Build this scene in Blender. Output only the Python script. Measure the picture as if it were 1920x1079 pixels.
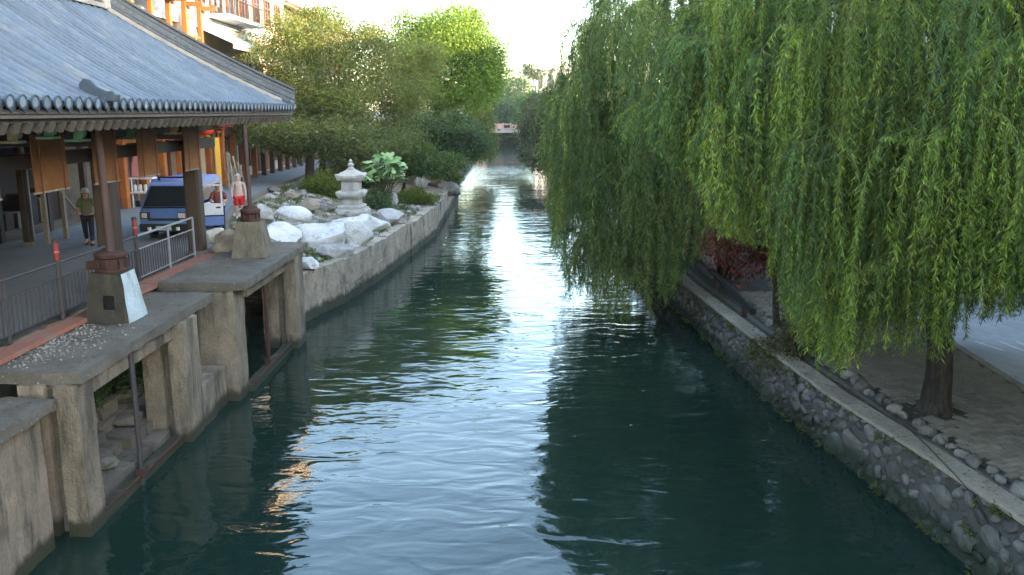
import bpy, bmesh, math, random
import numpy as np
from mathutils import Vector, Matrix, noise, Euler

R = math.radians
random.seed(7); rng = np.random.default_rng(7)
for o in list(bpy.data.objects): bpy.data.objects.remove(o, do_unlink=True)
scene = bpy.context.scene
col = scene.collection

# ------------------------------------------------------------------ camera
F_PX, HORIZON_UP, CAM_H = 1600.0, 330.0, 6.9
TH = math.atan(HORIZON_UP / F_PX)
cam_d = bpy.data.cameras.new('camera'); cam = bpy.data.objects.new('camera', cam_d); col.objects.link(cam)
cam_d.sensor_width = 36; cam_d.lens = 36 * F_PX / 1920; cam_d.clip_start = .1; cam_d.clip_end = 3000
cam.location = (0, 0, CAM_H); cam.rotation_euler = (math.pi / 2 - TH, 0, 0)
scene.camera = cam

# ------------------------------------------------------------------ sky, sun, exposure
SUN_EL, SUN_AZ = R(11), R(112)          # azimuth clockwise from +Y (down the canal)
w = bpy.data.worlds.new('World'); scene.world = w; w.use_nodes = True
nt = w.node_tree; nt.nodes.clear()
sky = nt.nodes.new('ShaderNodeTexSky'); sky.sky_type = 'NISHITA'; sky.sun_disc = False
sky.sun_elevation = SUN_EL; sky.sun_rotation = SUN_AZ; sky.air_density = 1.0; sky.dust_density = 1.0; sky.ozone_density = 1.0
bg = nt.nodes.new('ShaderNodeBackground'); bg.inputs['Strength'].default_value = .15
wo = nt.nodes.new('ShaderNodeOutputWorld')
nt.links.new(sky.outputs[0], bg.inputs[0]); nt.links.new(bg.outputs[0], wo.inputs[0])
S = Vector((math.cos(SUN_EL) * math.sin(SUN_AZ), math.cos(SUN_EL) * math.cos(SUN_AZ), math.sin(SUN_EL)))
sd = bpy.data.lights.new('sun', 'SUN'); sd.energy = 2.4; sd.angle = R(.6); sd.color = (1, .80, .58)
sun = bpy.data.objects.new('sun', sd); col.objects.link(sun); sun.rotation_euler = S.to_track_quat('Z', 'Y').to_euler()
sun.location = (30, -20, 30)
vs = scene.view_settings; vs.view_transform = 'Standard'; vs.look = 'None'; vs.gamma = 1; vs.exposure = 3.65
vs.use_curve_mapping = False
scene.cycles.use_denoising = True; scene.cycles.max_bounces = 8; scene.cycles.transparent_max_bounces = 8
scene.cycles.caustics_reflective = False; scene.cycles.caustics_refractive = False

# ------------------------------------------------------------------ helpers
def ray(u, v):
    a = (u - 960) / F_PX; b = -(v - 539.5) / F_PX
    return (a, math.cos(TH) + b * math.sin(TH), -math.sin(TH) + b * math.cos(TH))
def on_z(u, v, z):                       # photo pixel -> point on the level z
    r = ray(u, v); t = (z - CAM_H) / r[2]; return Vector((r[0] * t, r[1] * t, z))
def at_y(u, v, y):
    r = ray(u, v); t = y / r[1]; return Vector((r[0] * t, y, CAM_H + r[2] * t))

def org(o):
    v = Vector((0, 0, 0))
    while o is not None: v += o.location; o = o.parent
    return v

class MB:
    def __init__(s): s.v = []; s.f = []; s.m = []
    def add(s, vs, fs, mi=0):
        b = len(s.v); s.v.extend([tuple(p) for p in vs]); s.f.extend([tuple(i + b for i in f) for f in fs]); s.m.extend([mi] * len(fs)); return s
    def box(s, x0, x1, y0, y1, z0, z1, mi=0):
        v = [(x, y, z) for z in (z0, z1) for y in (y0, y1) for x in (x0, x1)]
        return s.add(v, [(0, 2, 3, 1), (4, 5, 7, 6), (0, 1, 5, 4), (2, 6, 7, 3), (0, 4, 6, 2), (1, 3, 7, 5)], mi)
    def obox(s, c, sz, rot=(0, 0, 0), mi=0):
        M = Matrix.Translation(c) @ Euler(rot).to_matrix().to_4x4()
        h = [a / 2 for a in sz]
        v = [M @ Vector((x, y, z)) for z in (-h[2], h[2]) for y in (-h[1], h[1]) for x in (-h[0], h[0])]
        return s.add(v, [(0, 2, 3, 1), (4, 5, 7, 6), (0, 1, 5, 4), (2, 6, 7, 3), (0, 4, 6, 2), (1, 3, 7, 5)], mi)
    def taper(s, c, a0, b0, a1, b1, z0, z1, mi=0):
        v = [(c[0] + sx * a, c[1] + sy * b, z) for z, a, b in ((z0, a0, b0), (z1, a1, b1)) for sx, sy in ((-1, -1), (1, -1), (1, 1), (-1, 1))]
        return s.add(v, [(3, 2, 1, 0), (4, 5, 6, 7), (0, 1, 5, 4), (1, 2, 6, 5), (2, 3, 7, 6), (3, 0, 4, 7)], mi)
    def tube(s, pts, rad, n=6, mi=0, caps=True):
        pts = [Vector(p) for p in pts]
        if not hasattr(rad, '__len__'): rad = [rad] * len(pts)
        vs = []; prev = None
        for i, p in enumerate(pts):
            d = (pts[min(i + 1, len(pts) - 1)] - pts[max(i - 1, 0)])
            if d.length < 1e-9: d = Vector((0, 0, 1))
            d.normalize()
            if prev is None:
                a = d.orthogonal().normalized()
            else:
                a = (prev - d * prev.dot(d))
                a = a.normalized() if a.length > 1e-6 else d.orthogonal().normalized()
            prev = a; b = d.cross(a)
            for k in range(n):
                t = 2 * math.pi * k / n; vs.append(p + (a * math.cos(t) + b * math.sin(t)) * rad[i])
        fs = [(i * n + k, i * n + (k + 1) % n, (i + 1) * n + (k + 1) % n, (i + 1) * n + k) for i in range(len(pts) - 1) for k in range(n)]
        if caps:
            fs.append(tuple(range(n - 1, -1, -1))); fs.append(tuple((len(pts) - 1) * n + k for k in range(n)))
        return s.add(vs, fs, mi)
    def lathe(s, c, prof, n=20, mi=0, sq=False):
        vs = []; k0 = math.pi / n if sq else 0; f = 1 / math.cos(math.pi / 4) if sq else 1
        if sq: n = 4; k0 = math.pi / 4
        for r, z in prof:
            for k in range(n):
                t = 2 * math.pi * k / n + k0; vs.append((c[0] + r * f * math.cos(t), c[1] + r * f * math.sin(t), c[2] + z))
        fs = [(i * n + k, i * n + (k + 1) % n, (i + 1) * n + (k + 1) % n, (i + 1) * n + k) for i in range(len(prof) - 1) for k in range(n)]
        fs.append(tuple(range(n - 1, -1, -1))); fs.append(tuple((len(prof) - 1) * n + k for k in range(n)))
        return s.add(vs, fs, mi)
    def prism(s, poly, axis, a0, a1, mi=0):     # poly of 2-D points extruded along axis
        n = len(poly)
        def P(p, a):
            return {'x': (a, p[0], p[1]), 'y': (p[0], a, p[1]), 'z': (p[0], p[1], a)}[axis]
        v = [P(p, a0) for p in poly] + [P(p, a1) for p in poly]
        return s.add(v, [tuple(range(n))[::-1], tuple(range(n, 2 * n))] + [(i, (i + 1) % n, n + (i + 1) % n, n + i) for i in range(n)], mi)
    def rbox(s, x0, x1, y0, y1, z0, z1, res=.15, amp=.02, fr=1.7, seed=0, mi=0):   # worn box: gridded faces pushed about by noise
        lo = (x0, y0, z0); hi = (x1, y1, z1)
        n = [max(1, int(round((hi[i] - lo[i]) / res))) for i in range(3)]
        idx = {}; vs = []; fs = []
        def V(i, j, k):
            key = (i, j, k)
            if key not in idx:
                p = Vector((lo[0] + (hi[0] - lo[0]) * i / n[0], lo[1] + (hi[1] - lo[1]) * j / n[1], lo[2] + (hi[2] - lo[2]) * k / n[2]))
                q = p * fr + Vector((seed * 3.1, seed * 1.7, seed))
                p += noise.noise_vector(q) * amp + noise.noise_vector(q * 4.3) * amp * .35
                idx[key] = len(vs); vs.append(p)
            return idx[key]
        nx, ny, nz = n
        for i in range(nx):
            for j in range(ny):
                fs.append((V(i, j, 0), V(i, j + 1, 0), V(i + 1, j + 1, 0), V(i + 1, j, 0)))
                fs.append((V(i, j, nz), V(i + 1, j, nz), V(i + 1, j + 1, nz), V(i, j + 1, nz)))
        for i in range(nx):
            for k in range(nz):
                fs.append((V(i, 0, k), V(i + 1, 0, k), V(i + 1, 0, k + 1), V(i, 0, k + 1)))
                fs.append((V(i, ny, k), V(i, ny, k + 1), V(i + 1, ny, k + 1), V(i + 1, ny, k)))
        for j in range(ny):
            for k in range(nz):
                fs.append((V(0, j, k), V(0, j, k + 1), V(0, j + 1, k + 1), V(0, j + 1, k)))
                fs.append((V(nx, j, k), V(nx, j + 1, k), V(nx, j + 1, k + 1), V(nx, j, k + 1)))
        return s.add(vs, fs, mi)
    def mesh(s, name, mats, smooth=None, o=Vector((0, 0, 0))):
        me = bpy.data.meshes.new(name)
        me.from_pydata([(p[0] - o.x, p[1] - o.y, p[2] - o.z) for p in s.v], [], s.f)
        for m in (mats if isinstance(mats, (list, tuple)) else [mats]): me.materials.append(m)
        if any(s.m): me.polygons.foreach_set('material_index', s.m)
        if smooth is not None:
            me.polygons.foreach_set('use_smooth', [True] * len(me.polygons)); me.set_sharp_from_angle(angle=R(smooth))
        me.update(); return me
    def build(s, name, mats, parent=None, smooth=None, bevel=0, **kw):
        o = bpy.data.objects.new(name, s.mesh(name, mats, smooth, org(parent) if parent else Vector((0, 0, 0))))
        col.objects.link(o); o.parent = parent
        if bevel:
            b = o.modifiers.new('bevel', 'BEVEL'); b.width = bevel; b.segments = 2; b.limit_method = 'ANGLE'
        tag(o, **kw); return o

def tag(o, label=None, cat=None, group=None, kind=None):
    if label: o['label'] = label
    if cat: o['category'] = cat
    if group: o['group'] = group
    if kind: o['kind'] = kind
    return o
def thing(name, label, cat, loc=(0, 0, 0), group=None):
    o = bpy.data.objects.new(name, None); o.empty_display_size = .2; col.objects.link(o); o.location = loc
    return tag(o, label, cat, group)
def inst(name, me, parent, loc, rot=(0, 0, 0), sc=(1, 1, 1), mat=None, **kw):      # loc in world space (unrotated parents)
    o = bpy.data.objects.new(name, me); col.objects.link(o); o.parent = parent
    o.location = Vector(loc) - (org(parent) if parent else Vector((0, 0, 0))); o.rotation_euler = rot; o.scale = sc
    return tag(o, **kw)
def lerp_poly(poly, y):                  # x on a polyline of (x, y) at a given y
    for (xa, ya), (xb, yb) in zip(poly, poly[1:]):
        if ya <= y <= yb: return xa + (xb - xa) * (y - ya) / (yb - ya)
    return poly[0][0] if y < poly[0][1] else poly[-1][0]

# ------------------------------------------------------------------ materials
def mat(name, base, var=None, scale=2.0, detail=6, rough=.8, bump=.0, bscale=18, spec=.3, rnd=.0, stain=None, stain_scale=(1.2, 1.2, .25),
        stain_cut=(.5, .68), wet=None, metal=0, bands=None, speck=None, crack=0):
    m = bpy.data.materials.new(name); m.use_nodes = True; t = m.node_tree; N = t.nodes; L = t.links
    b = N['Principled BSDF']; b.inputs['Roughness'].default_value = rough; b.inputs['Metallic'].default_value = metal
    b.inputs['Specular IOR Level'].default_value = spec
    geo = N.new('ShaderNodeNewGeometry'); pos = geo.outputs['Position']
    def nz(sc, det=detail, vec=pos, ro=.6):
        n = N.new('ShaderNodeTexNoise'); n.inputs['Scale'].default_value = sc; n.inputs['Detail'].default_value = det; n.inputs['Roughness'].default_value = ro
        L.new(vec, n.inputs['Vector']); return n.outputs['Fac']
    def ramp(src, a, c):
        r = N.new('ShaderNodeMapRange'); r.inputs[1].default_value = a; r.inputs[2].default_value = c; L.new(src, r.inputs[0]); return r.outputs[0]
    def mix(f, a, c, mode='MIX'):
        x = N.new('ShaderNodeMix'); x.data_type = 'RGBA'; x.blend_type = mode
        if isinstance(f, float): x.inputs[0].default_value = f
        else: L.new(f, x.inputs[0])
        for s, q in ((6, a), (7, c)):
            if isinstance(q, tuple): x.inputs[s].default_value = (*q, 1)
            else: L.new(q, x.inputs[s])
        return x.outputs[2]
    var = var or tuple(c * .72 for c in base)
    c = mix(ramp(nz(scale), .32, .68), base, var)
    c = mix(ramp(nz(scale * 9, 4), .25, .75), c, mix(1.0, c, (.72, .72, .72), 'MULTIPLY'))
    if stain:
        mp = N.new('ShaderNodeMapping'); mp.inputs['Scale'].default_value = stain_scale; L.new(pos, mp.inputs['Vector'])
        c = mix(ramp(nz(1.6, 7, mp.outputs[0], .7), *stain_cut), c, stain)
    if speck:
        c = mix(ramp(nz(14, 3), .66, .72), c, speck)
    if crack:                              # hairline cracks
        nv = N.new('ShaderNodeTexNoise'); nv.inputs['Scale'].default_value = 2.2; nv.inputs['Detail'].default_value = 5; L.new(pos, nv.inputs['Vector'])
        va = N.new('ShaderNodeVectorMath'); va.operation = 'MULTIPLY_ADD'; L.new(nv.outputs['Color'], va.inputs[0]); va.inputs[1].default_value = (.5, .5, .5); L.new(pos, va.inputs[2])
        vo = N.new('ShaderNodeTexVoronoi'); vo.feature = 'DISTANCE_TO_EDGE'; vo.inputs['Scale'].default_value = crack; L.new(va.outputs[0], vo.inputs['Vector'])
        msk = N.new('ShaderNodeMath'); msk.operation = 'MULTIPLY'; L.new(ramp(vo.outputs['Distance'], .016, .004), msk.inputs[0]); L.new(ramp(nz(.9), .52, .66), msk.inputs[1])
        c = mix(msk.outputs[0], c, tuple(q * .42 for q in base))
    if wet:                                # algae and damp just above the water line, ragged edge
        sp = N.new('ShaderNodeSeparateXYZ'); L.new(pos, sp.inputs[0])
        ad = N.new('ShaderNodeMath'); ad.operation = 'MULTIPLY_ADD'; L.new(nz(3.0), ad.inputs[0]); ad.inputs[1].default_value = -.5; L.new(sp.outputs[2], ad.inputs[2])
        c = mix(ramp(ad.outputs[0], wet[1] + .02, wet[1] - .16), c, wet[0])
    if rnd:
        oi = N.new('ShaderNodeObjectInfo'); rr = N.new('ShaderNodeMapRange'); rr.inputs[3].default_value = 1 - rnd; rr.inputs[4].default_value = 1 + rnd
        L.new(oi.outputs['Random'], rr.inputs[0])
        cm = N.new('ShaderNodeVectorMath'); cm.operation = 'SCALE'; L.new(c, cm.inputs[0]); L.new(rr.outputs[0], cm.inputs['Scale']); c = cm.outputs[0]
    L.new(c, b.inputs['Base Color'])
    if bump or bands:
        bp = N.new('ShaderNodeBump'); bp.inputs['Strength'].default_value = 1; bp.inputs['Distance'].default_value = max(bump, .002)
        h = nz(bscale, 6)
        if bands:
            wv = N.new('ShaderNodeTexWave'); wv.bands_direction = bands[0]; wv.inputs['Scale'].default_value = bands[1]; L.new(pos, wv.inputs[0])
            ad = N.new('ShaderNodeMath'); ad.operation = 'ADD'; L.new(h, ad.inputs[0]); L.new(wv.outputs['Fac'], ad.inputs[1]); h = ad.outputs[0]
        L.new(h, bp.inputs['Height']); L.new(bp.outputs[0], b.inputs['Normal'])
    return m

def leaf_mat(name, trans=.42, rough=.5):
    m = bpy.data.materials.new(name); m.use_nodes = True; t = m.node_tree; N = t.nodes; L = t.links
    b = N['Principled BSDF']; out = N['Material Output']
    at = N.new('ShaderNodeAttribute'); at.attribute_name = 'col'
    b.inputs['Roughness'].default_value = rough; b.inputs['Specular IOR Level'].default_value = .25
    tr = N.new('ShaderNodeBsdfTranslucent'); mx = N.new('ShaderNodeMixShader'); mx.inputs[0].default_value = trans
    hs = N.new('ShaderNodeMix'); hs.data_type = 'RGBA'; hs.blend_type = 'MULTIPLY'; hs.inputs[0].default_value = 1; hs.inputs[7].default_value = (1.25, 1.25, .55, 1)
    L.new(at.outputs['Color'], hs.inputs[6]); L.new(at.outputs['Color'], b.inputs['Base Color']); L.new(hs.outputs[2], tr.inputs['Color'])
    L.new(b.outputs[0], mx.inputs[1]); L.new(tr.outputs[0], mx.inputs[2]); L.new(mx.outputs[0], out.inputs['Surface'])
    return m

def glass_mat(name, tint=(.02, .025, .03), rough=.05):
    m = bpy.data.materials.new(name); m.use_nodes = True; b = m.node_tree.nodes['Principled BSDF']
    b.inputs['Base Color'].default_value = (*tint, 1); b.inputs['Roughness'].default_value = rough; b.inputs['Specular IOR Level'].default_value = .6
    return m

GREEN = (.045, .06, .02)
m_conc = mat('weathered_concrete', (.33, .255, .18), (.185, .145, .10), 1.6, bump=.03, bscale=22, stain=(.085, .068, .048), stain_cut=(.48, .62), wet=((.045, .04, .022), .1), rnd=.1, speck=(.2, .155, .11), crack=1.1)
m_conc_d = mat('dark_slab_concrete', (.18, .15, .113), (.11, .09, .068), 1.1, bump=.02, bscale=26, crack=.8, stain=(.085, .075, .058), stain_scale=(.6, .6, .6), speck=(.33, .3, .26))
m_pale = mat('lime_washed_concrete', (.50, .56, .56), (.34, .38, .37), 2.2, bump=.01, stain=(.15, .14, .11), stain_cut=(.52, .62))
m_wall_l = mat('bank_wall_stone', (.46, .38, .285), (.29, .235, .175), 1.3, bump=.06, bscale=8, stain=(.17, .135, .10), stain_scale=(1.1, 1.1, .7), stain_cut=(.5, .62), crack=.9, wet=((.05, .05, .03), .2), rnd=.12)
m_mortar = mat('dark_mortar', (.085, .075, .062), (.05, .046, .04), 2.5, bump=.03, bscale=12, wet=((.02, .025, .014), .2))
m_rubble = mat('rubble_stone', (.145, .13, .112), (.08, .072, .064), 4, bump=.04, bscale=14, rnd=.4, wet=((.025, .03, .018), .2))
m_coping = mat('pale_coping', (.33, .275, .21), (.25, .205, .155), 1.4, bump=.006, stain=(.17, .15, .12), stain_scale=(.8, .8, .8))
m_soil = mat('dark_soil', (.075, .062, .048), (.05, .043, .034), 2, bump=.03, bscale=9)
m_bed = mat('bed_ground', (.24, .195, .14), (.15, .12, .085), .8, bump=.03, bscale=8, stain=(.06, .075, .03), stain_scale=(.5, .5, .5))
m_cobble = mat('river_cobble', (.19, .165, .14), (.12, .105, .09), 3, bump=.012, bscale=12, rnd=.4, stain=(.06, .055, .045), stain_scale=(2, 2, 2))
m_paver = mat('paver_stone', (.26, .21, .155), (.18, .148, .11), 2.4, bump=.008, rnd=.22)
m_road_l = mat('street_concrete', (.19, .19, .185), (.14, .14, .138), .5, bump=.006, stain=(.13, .135, .135), stain_scale=(.4, .4, .4))
m_road_r = mat('pale_paving', (.46, .455, .46), (.38, .38, .385), .6, bump=.006, rough=.6, stain=(.30, .30, .30), stain_scale=(.5, .2, .5))
m_ground = mat('ground_earth', (.15, .135, .11), (.11, .10, .08), .5, bump=.02)
m_redtile = mat('red_kerb', (.34, .13, .08), (.26, .11, .075), 1.2, bump=.006, stain=(.2, .15, .12), stain_scale=(.9, .9, .9))
m_bark = mat('bark', (.075, .056, .04), (.035, .027, .02), 5, bump=.05, bscale=14, stain=(.018, .014, .011), stain_scale=(7, 7, .9), stain_cut=(.46, .56))
m_bark2 = mat('pale_bark', (.16, .12, .085), (.10, .075, .055), 3, bump=.04, bscale=10)
m_twig = mat('twig', (.09, .085, .03), (.06, .06, .022), 5)
m_leaf = leaf_mat('leaf'); m_leaf_big = leaf_mat('broad_leaf', .25, .38)
m_slate = mat('slate_tile', (.105, .13, .16), (.078, .097, .12), .9, rough=.55, bump=.006, spec=.45, stain=(.14, .145, .14), stain_scale=(.9, .9, .9), stain_cut=(.52, .7), rnd=.17)
m_slate_d = mat('dark_slate_tile', (.065, .08, .098), (.045, .055, .066), 1.5, rough=.5, bump=.006, spec=.5)
m_disc = mat('eave_disc_glaze', (.24, .29, .35), (.16, .2, .24), 5, rough=.4, spec=.5, rnd=.18)
m_ridge = mat('ridge_brick', (.14, .145, .15), (.09, .095, .10), 4, bump=.02, bscale=16)
m_lime = mat('lime_mortar', (.36, .32, .27), (.25, .22, .19), 2, bump=.008)
m_wood_d = mat('dark_timber', (.06, .037, .026), (.038, .025, .019), 1.5, rough=.55, bump=.006, rnd=.12)
m_wood_g = mat('greyed_timber', (.12, .098, .08), (.085, .068, .055), 1.5, rough=.7, bump=.008, rnd=.15)
m_wood_o = mat('orange_timber', (.36, .125, .03), (.26, .085, .022), 1.2, rough=.5, bump=.004, rnd=.12)
m_wood_r = mat('red_brown_joinery', (.20, .055, .03), (.14, .04, .024), 1.2, rough=.5)
m_wood_p = mat('pale_pole_timber', (.32, .27, .20), (.24, .2, .15), 2, bump=.006)
m_blind = mat('bamboo_blind', (.36, .155, .04), (.27, .11, .03), 2, rough=.6, bump=.01, bands=('Z', 22), stain=(.2, .08, .03), stain_scale=(1, 1, 1), rnd=.15)
m_teal = mat('teal_paint', (.25, .62, .52), (.2, .52, .44), 4, rough=.6)
m_tealg = mat('leaf_green_paint', (.06, .16, .075), (.05, .12, .06), 4, rough=.6)
m_ochre = mat('cream_paint', (.42, .33, .2), (.33, .25, .15), 4, rough=.6)
m_iron = mat('painted_iron', (.05, .05, .056), (.065, .045, .042), 5, rough=.5, bump=.003)
m_galv = mat('galvanised_rail', (.26, .265, .28), (.2, .2, .21), 5, rough=.45)
m_pole = mat('brown_steel_pole', (.09, .052, .045), (.07, .042, .036), 2, rough=.55)
m_rust = mat('rusty_iron', (.085, .038, .026), (.045, .024, .019), 6, rough=.85, bump=.012, bscale=20)
m_redpaint = mat('red_reflector_paint', (.26, .03, .022), (.16, .025, .02), 4, rough=.45)
m_white_rock = mat('white_limestone', (.70, .66, .60), (.52, .485, .44), 1.3, bump=.03, bscale=6, stain=(.26, .24, .21), stain_scale=(1, 1, 1.6), stain_cut=(.54, .66), rnd=.08, crack=1.3)
m_grey_rock = mat('grey_limestone', (.42, .385, .34), (.30, .27, .235), 1.3, bump=.03, bscale=6, stain=(.15, .14, .125), stain_scale=(1, 1, 1.2), rnd=.1)
m_tan_rock = mat('tan_rock', (.34, .27, .19), (.24, .19, .14), 1.3, bump=.03, bscale=6, stain=(.14, .11, .08), stain_scale=(1, 1, 1.2))
m_dark_rock = mat('damp_grey_stone', (.20, .165, .125), (.12, .10, .078), 1.6, bump=.025, bscale=7, stain=(.05, .06, .025), stain_scale=(1.3, 1.3, 1.3), stain_cut=(.54, .64), rnd=.25)
m_lantern = mat('carved_stone', (.50, .46, .39), (.37, .335, .285), 2.5, bump=.012, bscale=20, stain=(.22, .21, .19))
m_cream = mat('cream_render', (.66, .55, .40), (.57, .47, .34), .5, bump=.004, stain=(.46, .38, .27), stain_scale=(.6, .6, .12))
m_white = mat('white_render', (.62, .60, .56), (.52, .5, .47), .5, bump=.004)
m_grey = mat('grey_render', (.29, .29, .28), (.24, .23, .22), .6, bump=.004)
m_oldtile = mat('old_clay_tile', (.20, .15, .12), (.14, .105, .085), 2.5, bump=.01, stain=(.09, .10, .05), stain_scale=(.8, .8, .8), rough=.8)
m_corr = mat('pale_corrugated', (.45, .52, .60), (.38, .44, .5), 1.5, rough=.4)
m_glass = glass_mat('window_glass'); m_glass_p = glass_mat('pale_glass', (.13, .14, .135), .12)
m_dark = mat('dark_interior', (.035, .03, .026), (.025, .022, .02), 1)  # near-black colour stands for shade in the workshop, pedestal hole and van door
m_wareh = mat('warm_shop_goods', (.35, .2, .09), (.2, .1, .05), 3)
m_pink = mat('pink_cloth', (.60, .24, .23), (.5, .2, .2), 3)
m_plastic = mat('white_plastic', (.7, .69, .67), (.6, .6, .58), 2, rough=.4)
m_lampred = mat('red_silk', (.55, .05, .015), (.45, .04, .015), 5, rough=.5)
m_yellow = mat('yellow_banner', (.62, .34, .03), (.52, .28, .03), 2)
m_bridge = mat('bridge_red', (.5, .30, .24), (.42, .25, .2), 1)
m_bridge_s = mat('bridge_stone', (.36, .3, .26), (.28, .24, .21), .8)
m_marking = mat('road_paint', (.75, .75, .74), (.6, .6, .6), 4)
m_cable = mat('black_rubber', (.02, .02, .02), (.015, .015, .015), 3, rough=.5)

# ------------------------------------------------------------------ water
WL = [(-9.2, -60), (-9.2, 12), (-9.2, 27), (-7.2, 27.05), (-6.35, 30.07), (-5.25, 38.2), (-4.45, 48.5), (-4.7, 66), (-5.6, 94), (-5.2, 150), (-4.6, 260)]
WR = [(8.6, -60), (7.5, 8), (7.02, 11.8), (6.74, 14.7), (6.17, 19.7), (5.77, 29.5), (5.45, 45), (4.9, 80), (4.5, 125), (4.4, 170), (4.6, 260)]
def make_water():
    mb = MB(); mb.add([(-14, -60, 0), (14, -60, 0), (14, 300, 0), (-14, 300, 0)], [(0, 1, 2, 3)])
    m = bpy.data.materials.new('canal_water'); m.use_nodes = True; t = m.node_tree; N = t.nodes; L = t.links
    b = N['Principled BSDF']; b.inputs['Base Color'].default_value = (.0088, .0225, .0155, 1); b.inputs['Roughness'].default_value = .04
    b.inputs['IOR'].default_value = 1.42; b.inputs['Specular IOR Level'].default_value = .6
    geo = N.new('ShaderNodeNewGeometry'); pos = geo.outputs['Position']
    def nz(sc, stretch, det, ro=.5, dist=0):
        mp = N.new('ShaderNodeMapping'); mp.inputs['Scale'].default_value = stretch; mp.inputs['Rotation'].default_value = (0, 0, R(rng.uniform(-14, 14))); L.new(pos, mp.inputs[0])
        n = N.new('ShaderNodeTexNoise'); n.inputs['Scale'].default_value = sc; n.inputs['Detail'].default_value = det; n.inputs['Roughness'].default_value = ro; n.inputs['Distortion'].default_value = dist
        L.new(mp.outputs[0], n.inputs['Vector']); return n.outputs['Fac']
    def mul(a, k):
        x = N.new('ShaderNodeMath'); x.operation = 'MULTIPLY'; L.new(a, x.inputs[0])
        if isinstance(k, float): x.inputs[1].default_value = k
        else: L.new(k, x.inputs[1])
        return x.outputs[0]
    def add(a, c):
        x = N.new('ShaderNodeMath'); x.operation = 'ADD'; L.new(a, x.inputs[0]); L.new(c, x.inputs[1]); return x.outputs[0]
    patch = nz(.11, (1, .6, 1), 2)                                       # calmer and rougher stretches
    pr = N.new('ShaderNodeMapRange'); pr.inputs[1].default_value = .38; pr.inputs[2].default_value = .66; pr.inputs[3].default_value = .45; pr.inputs[4].default_value = 1.5; L.new(patch, pr.inputs[0])
    h = add(mul(nz(.6, (.6, 1, 1), 1.0, .4), .05), add(mul(nz(2.0, (.5, 1, 1), 1.4, .45, .9), .030), mul(nz(6.5, (.6, 1, 1), 2, .5, .5), .0042)))
    h = mul(h, pr.outputs[0])
    bp = N.new('ShaderNodeBump'); bp.inputs['Strength'].default_value = 1; bp.inputs['Distance'].default_value = 1; L.new(h, bp.inputs['Height']); L.new(bp.outputs[0], b.inputs['Normal'])
    mb.build('canal_water', m, kind='structure', label='green canal water with gentle ripples')
make_water()

# ------------------------------------------------------------------ ground sheets
ROAD_Z, RB_Z = 2.9, 1.2
BED = [(-9.0, -60), (-9.0, 25.6), (-9.6, 28), (-11.8, 36), (-12.6, 45), (-13.2, 54.5), (-14, 75), (-13, 100), (-10.5, 150), (-10, 300)]   # street edge towards the garden bed
WT = [(-7.25, 25.6), (-7.1, 28.5), (-6.5, 31), (-5.5, 38.9), (-4.7, 48), (-4.9, 66), (-5.8, 94), (-5.4, 150), (-4.8, 300)]
def sheet_between(fa, fb, ys, zf, nu):
    mb = MB(); vs = []
    for y in ys:
        a, b = fa(y), fb(y)
        for i in range(nu + 1):
            u = i / nu; x = a + (b - a) * u; vs.append((x, y, zf(x, y, u)))
    n = nu + 1
    mb.add(vs, [(j * n + i, j * n + i + 1, (j + 1) * n + i + 1, (j + 1) * n + i) for j in range(len(ys) - 1) for i in range(nu)])
    return mb
ys_l = [-60, 12, 25.6, 26, 28, 31, 34, 36, 40, 45, 50, 54.5, 60, 66, 75, 85, 94, 100, 125, 150, 200, 300]
sheet_between(lambda y: -900, lambda y: lerp_poly(BED, y), ys_l, lambda x, y, u: ROAD_Z - .02, 1).build('ground', m_ground, kind='structure')
sheet_between(lambda y: -16.4, lambda y: lerp_poly(BED, y) - .1, ys_l, lambda x, y, u: ROAD_Z, 1).build('street', m_road_l, kind='structure')
def bed_z(x, y, u):
    k = 3 * u * u - 2 * u ** 3
    return ROAD_Z - .03 + (1.62 - ROAD_Z) * k + .10 * noise.noise(Vector((x * .9, y * .9, 0))) * math.sin(math.pi * u)
def bed_at(x, y):
    a, b = lerp_poly(BED, y), lerp_poly(WT, y); u = min(1, max(0, (x - a) / (b - a))); return bed_z(x, y, u)
sheet_between(lambda y: lerp_poly(BED, y), lambda y: lerp_poly(WT, y), list(np.arange(25.8, 60, .6)) + list(range(60, 300, 8)), bed_z, 14).build('garden_bed', m_bed, kind='structure', smooth=60)
# street kerb along the bed
mb = MB()
for y in np.arange(27, 96, 1.2):
    a, b = lerp_poly(BED, y), lerp_poly(BED, y + 1.18)
    mb.add([(a - .1, y, 2.8), (a + .12, y, 2.6), (a + .12, y, 3.0), (a - .1, y, 3.0), (b - .1, y + 1.18, 2.8), (b + .12, y + 1.18, 2.6), (b + .12, y + 1.18, 3.0), (b - .1, y + 1.18, 3.0)],
           [(0, 1, 2, 3), (7, 6, 5, 4), (3, 2, 6, 7), (1, 5, 6, 2), (0, 3, 7, 4)])
mb.build('street_kerb', m_conc_d, kind='structure')
COP = [(7.85, 4), (7.32, 11.28), (6.98, 14), (6.56, 16.83), (6.3, 20.5), (5.83, 28.3), (5.55, 45), (5.0, 80), (4.6, 125), (4.6, 300)]   # outer top edge of the right wall
sheet_between(lambda y: lerp_poly(COP, y) + .3, lambda y: 900, [-60, 4, 8, 11.28, 14, 16.83, 20.5, 28.3, 36, 45, 60, 80, 125, 200, 300], lambda x, y, u: RB_Z - .06, 1).build('bank_ground', m_ground, kind='structure')
mb = MB(); mb.add([(-900, 262, 3), (900, 262, 3), (900, 2600, 8), (-900, 2600, 8)], [(0, 1, 2, 3)]); mb.add([(-900, 262, 3), (900, 262, 3), (900, 261.9, -1), (-900, 261.9, -1)], [(3, 2, 1, 0)])
mb.build('far_ground', m_ground, kind='structure')

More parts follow.
